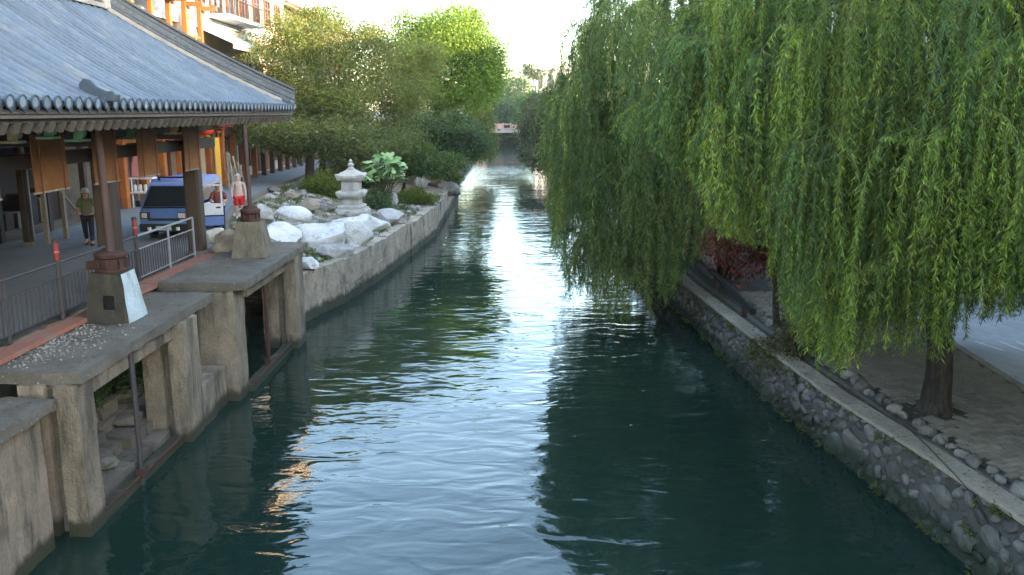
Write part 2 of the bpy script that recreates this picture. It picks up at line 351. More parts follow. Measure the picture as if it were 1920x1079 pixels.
# ------------------------------------------------------------------ stones
def rock_mesh(name, m, seed, sub=3, cuts=9, rough=.12, flat=.75, crag=0):
    r = random.Random(seed); bm = bmesh.new(); bmesh.ops.create_icosphere(bm, subdivisions=sub, radius=1)
    pl = []
    for _ in range(cuts):
        n = Vector((r.gauss(0, 1), r.gauss(0, 1), r.gauss(0, 1))).normalized(); pl.append((n, r.uniform(.55, .9)))
    o = Vector((seed * 1.37, seed * .71, seed * 2.1))
    for v in bm.verts:
        p = v.co.copy()
        for n, h in pl:
            d = p.dot(n)
            if d > h: p -= n * (d - h) * .92
        p += p.normalized() * (noise.noise(p * 1.6 + o) * rough + noise.noise(p * 5 + o) * rough * .3)
        if crag:
            g = noise.ridged_multi_fractal(Vector((p.x * 1.1, p.y * 1.1, p.z * 2.0)) + o, .9, 2.1, 5, 1.0, 2.0); p -= p.normalized() * (1.6 - min(g, 2.4)) * crag
        v.co = Vector((p.x, p.y, p.z * flat))
    me = bpy.data.meshes.new(name); bm.to_mesh(me); bm.free(); me.materials.append(m)
    me.polygons.foreach_set('use_smooth', [True] * len(me.polygons)); me.set_sharp_from_angle(angle=R(28)); return me

# ------------------------------------------------------------------ right bank: retaining wall, coping, cobbles, pavers
def right_bank():
    W = thing('retaining_wall', 'low dark rubble stone retaining wall along the willow bank', 'wall', (7, 12, 0))
    ys = [-2, 4, 8, 10, 11.8, 13, 14.7, 17, 19.7, 23, 26, 29.5, 36, 45, 60, 80, 125, 170, 260]
    mb = MB(); vs = []
    for y in ys:
        a = lerp_poly(WR, y); b = lerp_poly(COP, y); vs += [(a + .06 - .1, y, -.6), (a + .06, y, 0), (b + .07, y, 1.11), (b + .5, y, 1.11), (b + .5, y, -.6)]
    n = 5
    mb.add(vs, [(j * n + i, j * n + i + 1, (j + 1) * n + i + 1, (j + 1) * n + i) for j in range(len(ys) - 1) for i in range(4)])
    mb.build('mortar_core', m_mortar, W)
    var = [rock_mesh('stone', m_rubble, 40 + i, 2, 10, .10, .9) for i in range(9)]
    # dart-thrown stones over the near face
    pts = []; y0, y1 = 9.5, 27; k = 0; r = random.Random(3)
    while len(pts) < 300 and k < 60000:
        k += 1; s = r.uniform(.05, .99); y = y0 + (y1 - y0) * r.random() ** 1.25; rad = r.choice([.10, .13, .17, .21, .25, .29]) * (1.25 if k < 1500 else (1 if k < 6000 else .75))
        if s * 1.12 + rad * .62 > 1.16 or s * 1.12 - rad * .6 < -.12: continue
        if all(math.hypot(y - q[0], (s - q[1]) * 1.12) > (rad + q[2]) * .80 for q in pts): pts.append((y, s, rad))
    for y, s, rad in pts:
        a = lerp_poly(WR, y); b = lerp_poly(COP, y)
        x = a + (b - a) * s + .085; z = 1.11 * s
        inst('stone', r.choice(var), W, (x, y, z), (r.uniform(-.25, .25), r.uniform(-.2, .1), r.uniform(-.25, .25)), (.09 + rad * .15, rad * r.uniform(.95, 1.2), rad * r.uniform(.85, 1.05)))
    # far stones as one mass
    mb = MB(); base = [(v.co.copy()) for v in var[0].vertices]; fs = [tuple(p.vertices) for p in var[0].polygons]
    ic = bmesh.new(); bmesh.ops.create_icosphere(ic, subdivisions=1, radius=1); base = [v.co.copy() for v in ic.verts]; fs = [tuple(v.index for v in f.verts) for f in ic.faces]; ic.free()
    for _ in range(900):
        y = r.uniform(26.5, 75); s = r.uniform(.05, .92); rad = r.uniform(.1, .2); a = lerp_poly(WR, y); b = lerp_poly(COP, y); cx = a + (b - a) * s + .085; z = 1.11 * s
        mb.add([(cx + p.x * .09, y + p.y * rad * r.uniform(.85, 1.1), z + p.z * rad * .7) for p in base], fs)
    mb.build('far_stones', m_rubble, W, kind='stuff')
    # coping stones
    y = -2.0; i = 0
    while y < 80:
        ln = r.uniform(1.6, 2.3); y2 = y + ln - .012; mb = MB()
        a, b = lerp_poly(COP, y), lerp_poly(COP, y2); dz = r.uniform(-.008, .008); wv = .40
        n = 6; vs = []
        for j in range(n + 1):
            yy = y + (y2 - y) * j / n; xx = lerp_poly(COP, yy) + noise.noise(Vector((yy * 2.3, 0, 4))) * .012
            vs += [(xx - .03, yy, 1.1125), (xx - .03, yy, 1.19 + dz), (xx + wv, yy, 1.20 + dz), (xx + wv, yy, 1.1125)]
        fs = [(j * 4 + q, j * 4 + (q + 1) % 4, (j + 1) * 4 + (q + 1) % 4, (j + 1) * 4 + q) for j in range(n) for q in range(4)] + [(3, 2, 1, 0), (n * 4, n * 4 + 1, n * 4 + 2, n * 4 + 3)]
        mb.add(vs, [f[::-1] for f in fs]); mb.build('coping_stone', m_coping, W, bevel=.012); y += ln
    # planting gutter and paving
    gx = lambda y: lerp_poly(COP, y) + .39
    ex = lambda y: lerp_poly([(8.55, 4), (7.95, 11.3), (7.62, 14), (7.5, 16), (7.35, 18.5), (7.2, 22), (6.9, 28), (6.6, 45)], y)          # cobble edge line
    sheet_between(gx, ex, [4, 8, 11.3, 14, 16, 18.5, 20.5, 22, 28, 36, 45], lambda x, y, u: 1.165 - .03 * math.sin(math.pi * u), 4).build('soil_gutter', m_soil, kind='structure')
    C = thing('cobble_edging', 'line of rounded river cobbles edging the paved willow bank', 'edging', (7.6, 14, RB_Z))
    cv = [rock_mesh('cobble', m_cobble, 70 + i, 3, 7, .14, .85) for i in range(8)]
    y = 7.0
    while y < 24:
        s = r.uniform(.12, .25)
        inst('cobble', r.choice(cv), C, (ex(y) + r.uniform(-.06, .06), y, 1.19 + r.uniform(-.03, .02)), (r.uniform(-.3, .3), r.uniform(-.3, .3), r.uniform(-.5, .5)), (s * r.uniform(.65, .9), s * 1.1, s * r.uniform(.6, .9))); y += s * 2.0 + r.uniform(.0, .09)
    fx = lambda y: lerp_poly([(10.2, 4), (10.75, 17), (11.1, 21), (11.9, 30), (13, 45)], y)
    B = sheet_between(lambda y: ex(y) + .02, fx, [4, 8, 11.3, 14, 16, 17, 18.5, 21, 22, 25, 28, 30, 36, 45], lambda x, y, u: 1.185, 2).build('paved_bank', m_soil, kind='structure')
    pm = MB(); pm.box(-.145, .145, -.066, .066, -.03, .02); pme = pm.mesh('paver', m_paver)
    cand = []
    L_, H_ = .31, .155
    for i in range(-70, 70):                                   # herringbone: cells (i, j), two cells to a brick
        for j in range(-70, 70):
            k = (i - j) % 4
            if k == 0: px, py, a = (i + 1) * H_, (j + .5) * H_, 0
            elif k == 2: px, py, a = (i + .5) * H_, j * H_, math.pi / 2
            else: continue
            c, s_ = math.cos(.35), math.sin(.35); X, Y = 9 + px * c - py * s_, 16 + px * s_ + py * c
            if 8 < Y < 27 and ex(Y) + .22 < X < fx(Y) - .12: cand.append((X, Y, a + .35))
    trunkd = lambda c: math.hypot(c[0] - 8.25, c[1] - 15.8)
    cand = [c for c in cand if trunkd(c) > .5]
    cand.sort(key=lambda c: abs(c[0] - 8.6) + abs(c[1] - 14.2) * .8)
    for X, Y, a in cand[:300]:
        inst('paver', pme, B, (X, Y, 1.193 + r.uniform(-.006, .006)), (r.uniform(-.02, .02), r.uniform(-.02, .02), a + r.uniform(-.03, .03)))
    mb = MB()
    for X, Y, a in cand[300:]: mb.obox((X, Y, 1.187), (.29, .132, .05), (r.uniform(-.02, .02), r.uniform(-.02, .02), a + r.uniform(-.03, .03)))
    mb.build('far_pavers', m_paver, B, kind='stuff')
    mb = MB(); ys = [-60, 4, 17, 21, 30, 45, 120, 300]
    sheet_between(fx, lambda y: 24.0, ys, lambda x, y, u: 1.19, 1).build('bank_street', m_road_r, kind='structure')
    mb = MB()
    for ya, yb in zip(ys[1:], ys[2:5]):
        a, b = fx(ya), fx(yb)
        mb.add([(a - .1, ya, 1.1), (a + .08, ya, 1.1), (a + .08, ya, 1.225), (a - .1, ya, 1.225), (b - .1, yb, 1.1), (b + .08, yb, 1.1), (b + .08, yb, 1.225), (b - .1, yb, 1.225)], [(3, 2, 6, 7), (0, 3, 7, 4), (2, 1, 5, 6), (0, 1, 2, 3), (7, 6, 5, 4)])
    mb.build('bank_kerb', m_coping, kind='structure')
    for u0, v0, u1, v1 in ((1828, 640, 1882, 658), (1876, 641, 1920, 658), (1785, 596, 1800, 602), (1905, 640, 1930, 650)):
        a, b = on_z(u0, v0, 1.194), on_z(u1, v1, 1.194); d = (b - a).normalized(); nrm = Vector((-d.y, d.x, 0)) * .045
        m2 = MB(); m2.add([a - nrm, b - nrm, b + nrm, a + nrm], [(0, 1, 2, 3)]); m2.build('painted_mark', m_marking, kind='structure')
    # cable lying on the coping
    pts = [on_z(1640, 752, 1.215), on_z(1700, 800, 1.215), on_z(1740, 838, 1.215), on_z(1790, 890, 1.215), on_z(1816, 919, 1.205), on_z(1824, 938, 1.08)]
    MB().tube(pts, .009, 6).build('black_cable', m_cable, label='thin black cable trailing across the pale coping of rubble wall', cat='cable')
right_bank()

# ------------------------------------------------------------------ left bank: stone bank wall
def left_wall():
    W = thing('bank_wall', 'pale weathered stone block wall below the lantern garden', 'wall', (-5.5, 38, 0))
    line = [(-7.0, 27.5), (-6.2, 30.07), (-5.12, 38.2), (-4.3, 48.5), (-4.55, 66), (-5.5, 94), (-5.1, 150), (-4.5, 260)]
    mb = MB(); vs = []; ys = [27.4, 30.07, 34, 38.2, 43, 48.5, 57, 66, 80, 94, 120, 150, 260]
    for y in ys:
        x = lerp_poly(line, y) - .08; vs += [(x, y, -.6), (x - .1, y, 1.5), (x - .6, y, 1.5)]
    mb.add(vs, [(j * 3 + i, (j + 1) * 3 + i, (j + 1) * 3 + i + 1, j * 3 + i + 1) for j in range(len(ys) - 1) for i in range(2)])
    mb.build('wall_core', m_mortar, W)
    r = random.Random(11); y = 27.4; top = 1.62
    while y < 68:
        ln = r.uniform(2.2, 4.6) if y < 48 else r.uniform(2.5, 4); y2 = y + ln
        if y2 > 48 and y < 48: y2 = 48.3
        x0, x1 = lerp_poly(line, y), lerp_poly(line, y2); d = Vector((x1 - x0, y2 - y, 0)); Ln = d.length; ang = math.atan2(-(x1 - x0), y2 - y)
        tz = top + r.uniform(-.05, .04) - (.12 if y > 48 else 0); b = MB()
        split = r.random() < .7
        seams = [-.5, r.uniform(.55, .8), tz] if split else [-.5, tz]
        for q in range(len(seams) - 1):
            b = MB(); b.rbox(-.52, .0 + r.uniform(-.03, .03), -.004, Ln - .004, seams[q] + .002, seams[q + 1] - .002, .15, .07, 1.1, seed=int(y * 10) + q)
            o = bpy.data.objects.new('stone_block', b.mesh('stone_block', m_wall_l, 40)); col.objects.link(o); o.parent = W
            o.location = Vector((x0, y, 0)) - W.location; o.rotation_euler = (0, 0, ang)
        y = y2
left_wall()

# ------------------------------------------------------------------ sluice structure on the left
def sluice():
    T = thing('sluice_frame', 'weathered concrete sluice gate frame with slabs on piers beside the canal', 'sluice', (-7.4, 16, 0))
    def pier(y0, y1, xo, ztop, name='pier', seed=0, wo=.36, wi=.42, gap=.17):
        P = MB().rbox(xo - wo, xo, y0, y1, -.6, ztop, .14, .018, 1.5, seed).build(name, m_conc, T, 35)
        MB().rbox(xo - wo - gap - wi, xo - wo - gap, y0 + .03, y1, -.6, ztop, .14, .018, 1.5, seed + 3).build('inner_post', m_conc, P, 35)
        MB().box(xo - wo - gap - .05, xo - wo + .05, y0 + .2, y1 - .05, -.6, ztop - .02).build('slot_back', m_conc_d, P)
    # nearest low slab and pier
    MB().rbox(-9.1, -7.22, 9.0, 12.86, 2.28, 2.46, .075, .034, 2.6, 1).build('deck_slab', m_conc_d, T, 35)
    MB().rbox(-8.3, -7.36, 11.2, 12.62, -.6, 2.28, .16, .03, 1.4, 2).build('pier', m_conc, T, 35)
    MB().rbox(-8.0, -7.36, 8.0, 9.6, -.6, 2.28, .2, .03, 1.4, 5).build('pier', m_conc, T, 35)
    # first gate bay
    MB().rbox(-9.0, -6.92, 13.1, 19.32, 2.60, 2.8, .075, .034, 2.6, 8).build('deck_slab', m_conc_d, T, 35)
    pier(13.0, 13.55, -6.96, 2.60, seed=11)
    pier(17.15, 17.95, -6.82, 2.60, seed=15, wo=.34)
    MB().rbox(-7.24, -7.02, 13.56, 17.14, 2.30, 2.60, .15, .015, 1.4, 20).build('edge_beam', m_conc, T, 35)
    MB().rbox(-7.22, -6.98, 13.56, 17.14, -.1, .16, .16, .02, 1.8, 22).build('gate_sill', m_conc, T, 35)
    MB().tube([(-7.0, 13.6, .2), (-6.96, 15.2, .21), (-6.94, 17.1, .2)], .03, 6).build('sill_rod', m_rust, T)
    MB().rbox(-7.7, -6.86, 17.96, 19.6, -.5, .95, .15, .05, 1.4, 26).build('infill_wall', m_conc, T, 35)
    # second gate bay, slightly higher
    MB().rbox(-8.35, -6.32, 19.74, 26.1, 2.74, 2.95, .075, .034, 2.6, 31).build('deck_slab', m_conc_d, T, 35)
    MB().rbox(-7.5, -6.60, 19.78, 20.5, -.6, 2.74, .14, .03, 1.4, 33).build('pier', m_conc, T, 35)
    MB().rbox(-9.0, -7.52, 19.9, 20.3, .4, 2.74, .2, .03, 1.4, 34).build('pier_wing', m_conc, T, 35)
    pier(24.5, 25.4, -6.33, 2.74, seed=36, wo=.36, wi=.46, gap=.2)
    MB().rbox(-6.72, -6.5, 20.5, 24.5, 2.44, 2.74, .15, .015, 1.4, 39).build('edge_beam', m_conc, T, 35)
    MB().rbox(-6.75, -6.5, 20.5, 24.5, -.1, .17, .16, .02, 1.8, 40).build('gate_sill', m_conc, T, 35)
    MB().tube([(-6.52, 20.55, .21), (-6.5, 24.45, .21)], .03, 6).build('sill_rod', m_rust, T)
    for x, y, z in ((-6.98, 15.05, 2.6), (-6.6, 22.3, 2.74)):
        st = MB().tube([(x, y, -.3), (x, y, z)], .052, 8).build('gate_stem', m_rust if y > 20 else m_iron, T, 40)
        MB().obox((x, y, .25), (.16, .22, .16)).build('stem_clamp', m_rust, st)
    # hoist pedestals
    for i, (x, y, z, face) in enumerate(((-7.98, 16.75, 2.8, True), (-7.24, 23.55, 2.95, False))):
        lab = ('grey concrete hoist pedestal with a white washed side and square hole' if face else 'mossy brown concrete hoist pedestal with rusty cap beside white rocks')
        G = thing('hoist_pedestal', lab, 'pedestal', (x, y, z), 'sluice hoist pedestals')
        b = MB(); a0, a1, h = (.44, .31, .98) if face else (.47, .31, .98)
        n = 7; vs = []
        def PT(k, s, t):     # side k, across s, up t
            a = a0 + (a1 - a0) * t; c = -a + 2 * a * s
            return {0: (c, -a), 1: (a, c), 2: (-c, a), 3: (-a, -c)}[k]
        for k in range(4):
            vs = []
            for j in range(n + 1):
                for q in range(n + 1):
                    px, py = PT(k, q / n, j / n); p = Vector((x + px, y + py, z + h * j / n + .001)); p += noise.noise_vector(p * 2.4) * .022; vs.append(p)
            fs = [(j * (n + 1) + q, j * (n + 1) + q + 1, (j + 1) * (n + 1) + q + 1, (j + 1) * (n + 1) + q) for j in range(n) for q in range(n) if not (face and k == 0 and j == 2 and q in (3, 4)) and not (face and k == 0 and j == 3 and q in (3, 4))]
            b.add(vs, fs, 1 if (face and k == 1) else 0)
        b.add([(x + sx * a1, y + sy * a1, z + h) for sx, sy in ((-1, -1), (1, -1), (1, 1), (-1, 1))], [(0, 1, 2, 3)])
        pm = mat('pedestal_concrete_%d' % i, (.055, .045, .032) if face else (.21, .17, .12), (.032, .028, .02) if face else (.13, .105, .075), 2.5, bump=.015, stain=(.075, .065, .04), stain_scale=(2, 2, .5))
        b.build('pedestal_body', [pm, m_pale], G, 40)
        if face:
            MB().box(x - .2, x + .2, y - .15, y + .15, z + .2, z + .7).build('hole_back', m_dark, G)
        cp = MB().lathe((x, y, z + h), [(.30, 0), (.31, .03), (.31, .06), (.26, .09), (.26, .27), (.31, .30), (.32, .36), (.28, .39), (.12, .40)] if face else [(.27, 0), (.27, .05), (.21, .08), (.2, .2), (.27, .24), (.27, .32), (.2, .36), (.18, .42), (.1, .43)], 20).build('hoist_cap', m_rust, G, 35)
        for k in range(8):
            t = k * math.pi / 4 + .2; rr = .29 if face else .235
            MB().obox((x + rr * math.cos(t), y + rr * math.sin(t), z + h + (.18 if face else .15)), (.05, .05, .17 if face else .14), (0, 0, t)).build('cap_rib', m_rust, cp)
        if face: MB().obox((x - .38, y, z + h + .12), (.2, .16, .16)).build('gear_box', m_rust, cp)
        ztop = 6.98
        pl = MB().tube([(x, y, z + h + .39), (x - .02, y - .02, ztop)], .075 if face else .06, 12).build('steel_pole', m_pole, None, 40, label=('dark brown steel pole standing on the white washed pedestal, propping the eave' if face else 'thin brown steel pole standing on the mossy pedestal beside the van'), cat='pole')
        MB().obox((x + .1, y, ztop - .03), (.75, .1, .05)).build('pole_bracket', m_pole, pl)
    # litter of mortar crumbs on the first slab
    r = random.Random(5); mb = MB()
    for _ in range(520):
        yy = r.gauss(14.9, .9); xx = r.gauss(-8.25, .25) if r.random() < .7 else r.gauss(-7.9, .45)
        if not (-8.9 < xx < -7.1 and 13.3 < yy < 19): continue
        s = r.uniform(.008, .034); mb.obox((xx, yy, 2.812), (s, s * r.uniform(.6, 1.4), s * .7), (r.random(), r.random(), r.random() * 6))
    mb.build('mortar_rubble', m_lime, None, kind='stuff', label='crumbs of broken mortar strewn on the sluice slab', cat='rubble')
    # bank behind the gates
    mb = MB(); mb.rbox(-9.3, -8.95, 8, 28, -.6, 2.84, .4, .05, .7, 50); mb.build('inner_bank_wall', m_conc, None, 40, kind='thing', label='stained concrete wall in the shade behind the sluice gates', cat='wall')
    dv = [rock_mesh('flagstone', m_dark_rock, 90 + i, 3, 12, .10, .55) for i in range(6)]
    k = 0
    Gs = thing('stone_steps', 'stacked damp grey stones behind the first sluice opening', 'stones', (-8.2, 15.4, 0))
    for L_, (z, xa, xb) in enumerate(((.0, -8.95, -7.3), (.26, -8.95, -7.75), (.5, -8.95, -8.15), (.74, -8.95, -8.45))):
        y = 13.6 + L_ * .55
        while y < 18.0:
            ln = r.uniform(.7, 1.5); x0_, x1_ = xa, xb + r.uniform(-.15, .12); dz = r.uniform(-.03, .05)
            MB().rbox(x0_, x1_, y, min(y + ln, 18.4) - .03, z - .1, z + .2 + dz, .13, .06, 1.7, int(y * 13 + L_)).build('flagstone', m_dark_rock, Gs, 32); y += ln
    for (x, y, z, q) in ((-8.0, 16.9, .62, .3), (-8.3, 15.6, .82, .24), (-7.7, 15.2, .36, .2), (-8.3, 17.5, .95, .34)):
        inst('boulder', dv[k % 6], Gs, (x, y, z), (r.uniform(-.1, .1), r.uniform(-.1, .1), r.uniform(0, 6)), (q, q * 1.2, q)); k += 1
    # red kerb strip
    MB().rbox(-8.72, -8.36, 8, 19.7, 2.84, 2.925, .3, .008, 1, 60).build('red_kerb_strip', m_redtile, None, 40, kind='structure')
    MB().rbox(-8.85, -8.36, 19.7, 25.5, 2.84, 2.93, .3, .008, 1, 61).build('red_kerb_strip', m_redtile, None, 40, kind='structure')
sluice()

# ------------------------------------------------------------------ railing along the street
def railing():
    x = -8.92
    T = thing('street_railing', 'dark iron street railing with thin bars along the red kerb', 'railing', (x, 16, ROAD_Z))
    posts = [9.0, 10.9, 12.8, 14.67, 16.5, 18.25, 20.05, 21.95, 23.7]; tall = (16.5, 20.05)
    for y in posts:
        if y in tall: continue
        m = m_galv if y > 21 else m_iron
        MB().tube([(x, y, 2.85), (x, y, 4.0)], .032, 8).build('post', m, T, 40)
    for i, (a, b) in enumerate(zip(posts, posts[1:])):
        m = m_galv if a > 20 else m_iron
        MB().tube([(x, a, 4.0), (x, b, 4.0)], .03, 8).build('hand_rail', m, T, 40)
        MB().tube([(x, a, 3.68), (x, b, 3.68)], .018, 6).build('top_bar', m, T, 40)
        MB().tube([(x, a, 3.0), (x, b, 3.0)], .018, 6).build('bottom_bar', m, T, 40)
        if b < 13: continue
        n = int((b - a) / .145)
        for k in range(1, n):
            y = a + (b - a) * k / n; MB().box(x - .011, x + .011, y - .011, y + .011, 3.0, 3.68).build('bar', m_iron, T)
    for y, lab in ((16.5, 'red capped iron bollard in the railing beside white washed pedestal'), (20.05, 'red capped iron bollard in the railing in front of the van')):
        B = thing('bollard', lab, 'bollard', (x, y, ROAD_Z), 'red topped bollards')
        MB().tube([(x, y, 2.85), (x, y, 4.05)], .048, 10).build('shaft', m_iron, B, 40)
        MB().lathe((x, y, 4.05), [(.055, 0), (.055, .34), (.045, .37), (.02, .385)], 10).build('red_cap', m_redpaint, B, 40)
        MB().lathe((x, y, 4.39), [(.062, 0), (.062, .05), (.03, .08)], 10).build('cap_ring', m_iron, B, 40)
        MB().lathe((x, y, 4.2), [(.0565, 0), (.0565, .025)], 10).build('pale_band', m_pink, B, 40)
railing()

# ------------------------------------------------------------------ pavilion
def pavilion():
    EX, RX, ZE, ZR, Y0, Y1 = -7.0, -11.0, 7.02, 9.62, 2.0, 27.95
    HALF = EX - RX
    T = thing('pavilion', 'open timber pavilion with blue grey tiled hip roof along the street', 'pavilion', (-11, 17, ROAD_Z))
    def zr(s): return ZE + (ZR - ZE) * (.80 * s + .20 * s * s)           # s 0 at eave .. 1 at ridge
    ns = 10
    # roof decking: four slopes
    mb = MB()
    def slope(fn):
        vs = []
        for j in range(ns + 1):
            a, b = fn(j / ns); vs += [a, b]
        mb.add(vs, [(2 * j, 2 * j + 1, 2 * j + 3, 2 * j + 2) for j in range(ns)])
    slope(lambda s: ((EX - HALF * s, Y0 + HALF * s, zr(s)), (EX - HALF * s, Y1 - HALF * s, zr(s))))
    slope(lambda s: ((EX - HALF * s, Y1 - HALF * s, zr(s)), (2 * RX - EX + HALF * s, Y1 - HALF * s, zr(s))))
    slope(lambda s: ((2 * RX - EX + HALF * s, Y1 - HALF * s, zr(s)), (2 * RX - EX + HALF * s, Y0 + HALF * s, zr(s))))
    slope(lambda s: ((2 * RX - EX + HALF * s, Y0 + HALF * s, zr(s)), (EX - HALF * s, Y0 + HALF * s, zr(s))))
    roof = mb.build('roof', m_slate_d, T, 60)
    mb2 = MB(); mb2.add([(p[0], p[1], p[2] - .16) for p in mb.v], [f[::-1] for f in mb.f]); mb2.build('soffit_boards', m_wood_d, roof, 60)
    # tile rows
    def half_tube(b, pts, side, up=.0, r=.078, n=5, mi=0, stepped=False):
        vs = []
        for j_, p in enumerate(pts):
            q_ = r if not stepped else (r * .86 if j_ % 2 else r * 1.04)
            for k in range(n + 1):
                t = math.pi * k / n; vs.append((p[0] + side[0] * q_ * math.cos(t), p[1] + side[1] * q_ * math.cos(t), p[2] + q_ * .95 * math.sin(t) + up))
        b.add(vs, [(i * (n + 1) + k, i * (n + 1) + k + 1, (i + 1) * (n + 1) + k + 1, (i + 1) * (n + 1) + k) for i in range(len(pts) - 1) for k in range(n)], mi)
    disc = MB()
    nn = 14
    vs = [(.0, .108 * math.cos(2 * math.pi * k / nn), .108 * math.sin(2 * math.pi * k / nn)) for k in range(nn)]; vs += [(.03, v[1], v[2]) for v in vs] + [(.03, v[1] * .78, v[2] * .78) for v in vs] + [(.022, v[1] * .7, v[2] * .7) for v in vs]
    disc.add(vs, [(q * nn + k, q * nn + (k + 1) % nn, (q + 1) * nn + (k + 1) % nn, (q + 1) * nn + k) for q in range(3) for k in range(nn)] + [tuple(3 * nn + k for k in range(nn))])
    disc.m = [1] * (3 * nn) + [0]
    dme = disc.mesh('eave_disc', [m_disc, m_slate_d], 30)
    drip = MB(); pr = [(-.13, .05), (-.11, -.03), (-.06, -.10), (0, -.14), (.06, -.10), (.11, -.03), (.13, .05)]; drip.prism(pr, 'x', 0, .02); drme = drip.mesh('drip_tile', m_slate_d)
    SP = .32; y = Y1 - .22; n = 0; rj = random.Random(77)
    while y > 7.2:
        smax = min(1, (Y1 - y) / HALF) - .02
        m = max(2, int(14 * smax) + 1); pts = []; jy, jz = rj.gauss(0, .008), rj.uniform(0, .012)
        for j in range(m):                                   # one cover tile after another, each lapping the one below
            for s in (smax * j / m, smax * (j + 1) / m - .004):
                pts.append((EX - HALF * s + (.04 if j == 0 and s == 0 else 0), y + jy + rj.gauss(0, .003), zr(s) + jz))
        b = MB(); half_tube(b, pts, (0, 1), stepped=True); o = b.build('tile_row', m_slate, roof, 60)
        inst('eave_disc', dme, roof, (EX + .05, y, ZE + .02), (0, .12, 0))
        inst('drip_tile', drme, roof, (EX + .005, y - SP / 2, ZE + .0), (0, .2, 0))
        y -= SP; n += 1
    b = MB(); x = EX - .3
    while x > 2 * RX - EX + .2:
        sm = min(1, (EX - x) / HALF, (x - (2 * RX - EX)) / HALF) - .03
        half_tube(b, [(x, Y1 - HALF * s * sm + .03, zr(s * sm)) for s in (0, .25, .5, .75, 1)], (1, 0)); x -= .32
    y = Y1 - .22
    while y > 7.2:
        sm = min(1, (Y1 - y) / HALF) - .02; half_tube(b, [(2 * RX - EX + HALF * s * sm, y, zr(s * sm)) for s in (0, .25, .5, .75, 1)], (0, 1)); y -= .32
    b.build('rear_tile_rows', m_slate, roof, 60, kind='stuff')
    # ridges
    def ridge(p0, p1, name, h=.42, w=.24, curved=False):
        p0, p1 = Vector(p0), Vector(p1); nseg = 14 if curved else 8
        def layer(zl, zh, w_, m, nm, par):
            b = MB(); vs = []
            for j in range(nseg + 1):
                s = j / nseg; p = p0.lerp(p1, s)
                if curved: p.z = zr(s)
                d = (p1 - p0); d.z = 0; d.normalize(); nrm = Vector((-d.y, d.x, 0)) * (w_ / 2)
                for q in (p - nrm, p + nrm):
                    vs.append((q.x, q.y, p.z + zl))
                for q in (p + nrm, p - nrm): vs.append((q.x, q.y, p.z + zh))
            fs = [(j * 4 + k, j * 4 + (k + 1) % 4, (j + 1) * 4 + (k + 1) % 4, (j + 1) * 4 + k) for j in range(nseg) for k in range(4)] + [(3, 2, 1, 0), (nseg * 4, nseg * 4 + 1, nseg * 4 + 2, nseg * 4 + 3)]
            b.add(vs, fs); return b.build(nm, m, par)
        a = layer(.13, .13 + h, w, m_ridge, name, roof)
        layer(-.02, .10, w + .08, m_lime, 'mortar_bed', a)
        layer(.13 + h + .002, .13 + h + .07, w + .1, m_slate_d, 'ridge_cap', a)
        layer(.22, .255, w + .03, m_slate_d, 'ridge_moulding', a); layer(.40, .43, w + .03, m_slate_d, 'ridge_moulding', a)
        # pierced tile pattern
        L_ = (p1 - p0).length; k = int(L_ / .22); b = MB()
        for j in range(k):
            s = (j + .5) / k; p = p0.lerp(p1, s)
            if curved: p.z = zr(s)
            d = (p1 - p0); d.z = 0; d.normalize()
            b.obox((p.x, p.y, p.z + .327), (.09, w + .015, .07), (0, 0, math.atan2(d.y, d.x)))
        b.build('ridge_tiles', m_slate, a, kind='stuff')
    ridge((EX, Y1, ZE), (RX, Y1 - HALF, ZR), 'hip_ridge', .40, .22, True)
    ridge((2 * RX - EX, Y1, ZE), (RX, Y1 - HALF, ZR), 'hip_ridge', .40, .22, True)
    ridge((RX, Y1 - HALF - .2, ZR), (RX, Y0 + HALF, ZR), 'main_ridge', .46, .26)
    MB().obox((RX, Y1 - HALF, ZR + .35), (.42, .42, .8)).build('ridge_finial', m_lantern, roof, bevel=.05)
    # upturned ornaments on the eave
    def ornament(y, par, x=EX - .12):
        b = MB(); prof = [(-.26, -.02), (-.27, .26), (-.20, .36), (-.10, .33), (-.02, .22), (.12, .14), (.20, .15), (.24, .08), (.22, -.04)]
        b.prism([(x + .08 + p[0] * 1.2, zr(.02) + .04 + p[1]) for p in prof], 'y', y - .11, y + .11); return b.build('eave_ornament', m_slate_d, par, bevel=.02)
    ornament(15.0, roof); ornament(Y1 - .35, roof, EX - .3)
    # eave boards and rafters
    MB().box(EX - .10, EX - .02, 7, Y1, ZE - .22, ZE - .09).build('fascia_board', m_wood_g, roof)
    MB().box(EX - .16, EX - .105, 7, Y1, ZE - .29, ZE - .17).build('eave_batten', m_wood_d, roof)
    rb = MB(); rb.obox((0, 0, 0), (2.5, .12, .17), (0, R(27), 0)); rme = rb.mesh('rafter', m_wood_g)
    y = Y1 - .12
    while y > 7.2:
        inst('rafter', rme, roof, (EX - 1.22, y, ZE + .20), (0, 0, 0)); y -= SP
    # frame
    cols = [8.45, 13.68, 18.9, 24.12]
    for y0_ in cols:
        for x, hw, y in ((-8.98, .21, y0_), (-14.7, .12, y0_ + 1.6)):
            c = MB().box(x - hw, x + hw, y - hw, y + hw, 2.85, 6.75).build('column', m_wood_d, T, bevel=.05)
            MB().taper((x, y), hw + .07, hw + .07, hw + .04, hw + .04, 2.86, 3.02).build('column_base', m_conc_d, c, bevel=.02)
    for x in (-8.98, -14.7):
        MB().box(x - .12, x + .12, 5, 26.2, 6.36, 6.72).build('lintel_beam', m_wood_d, T, bevel=.02)
        MB().box(x - .06, x + .06, 5, 26, 5.86, 6.14).build('tie_beam', m_wood_d, T, bevel=.02)
    for y in cols: MB().box(-14.7, -8.78, y - .12, y + .12, 6.15, 6.34).build('cross_beam', m_wood_d, T, bevel=.02)
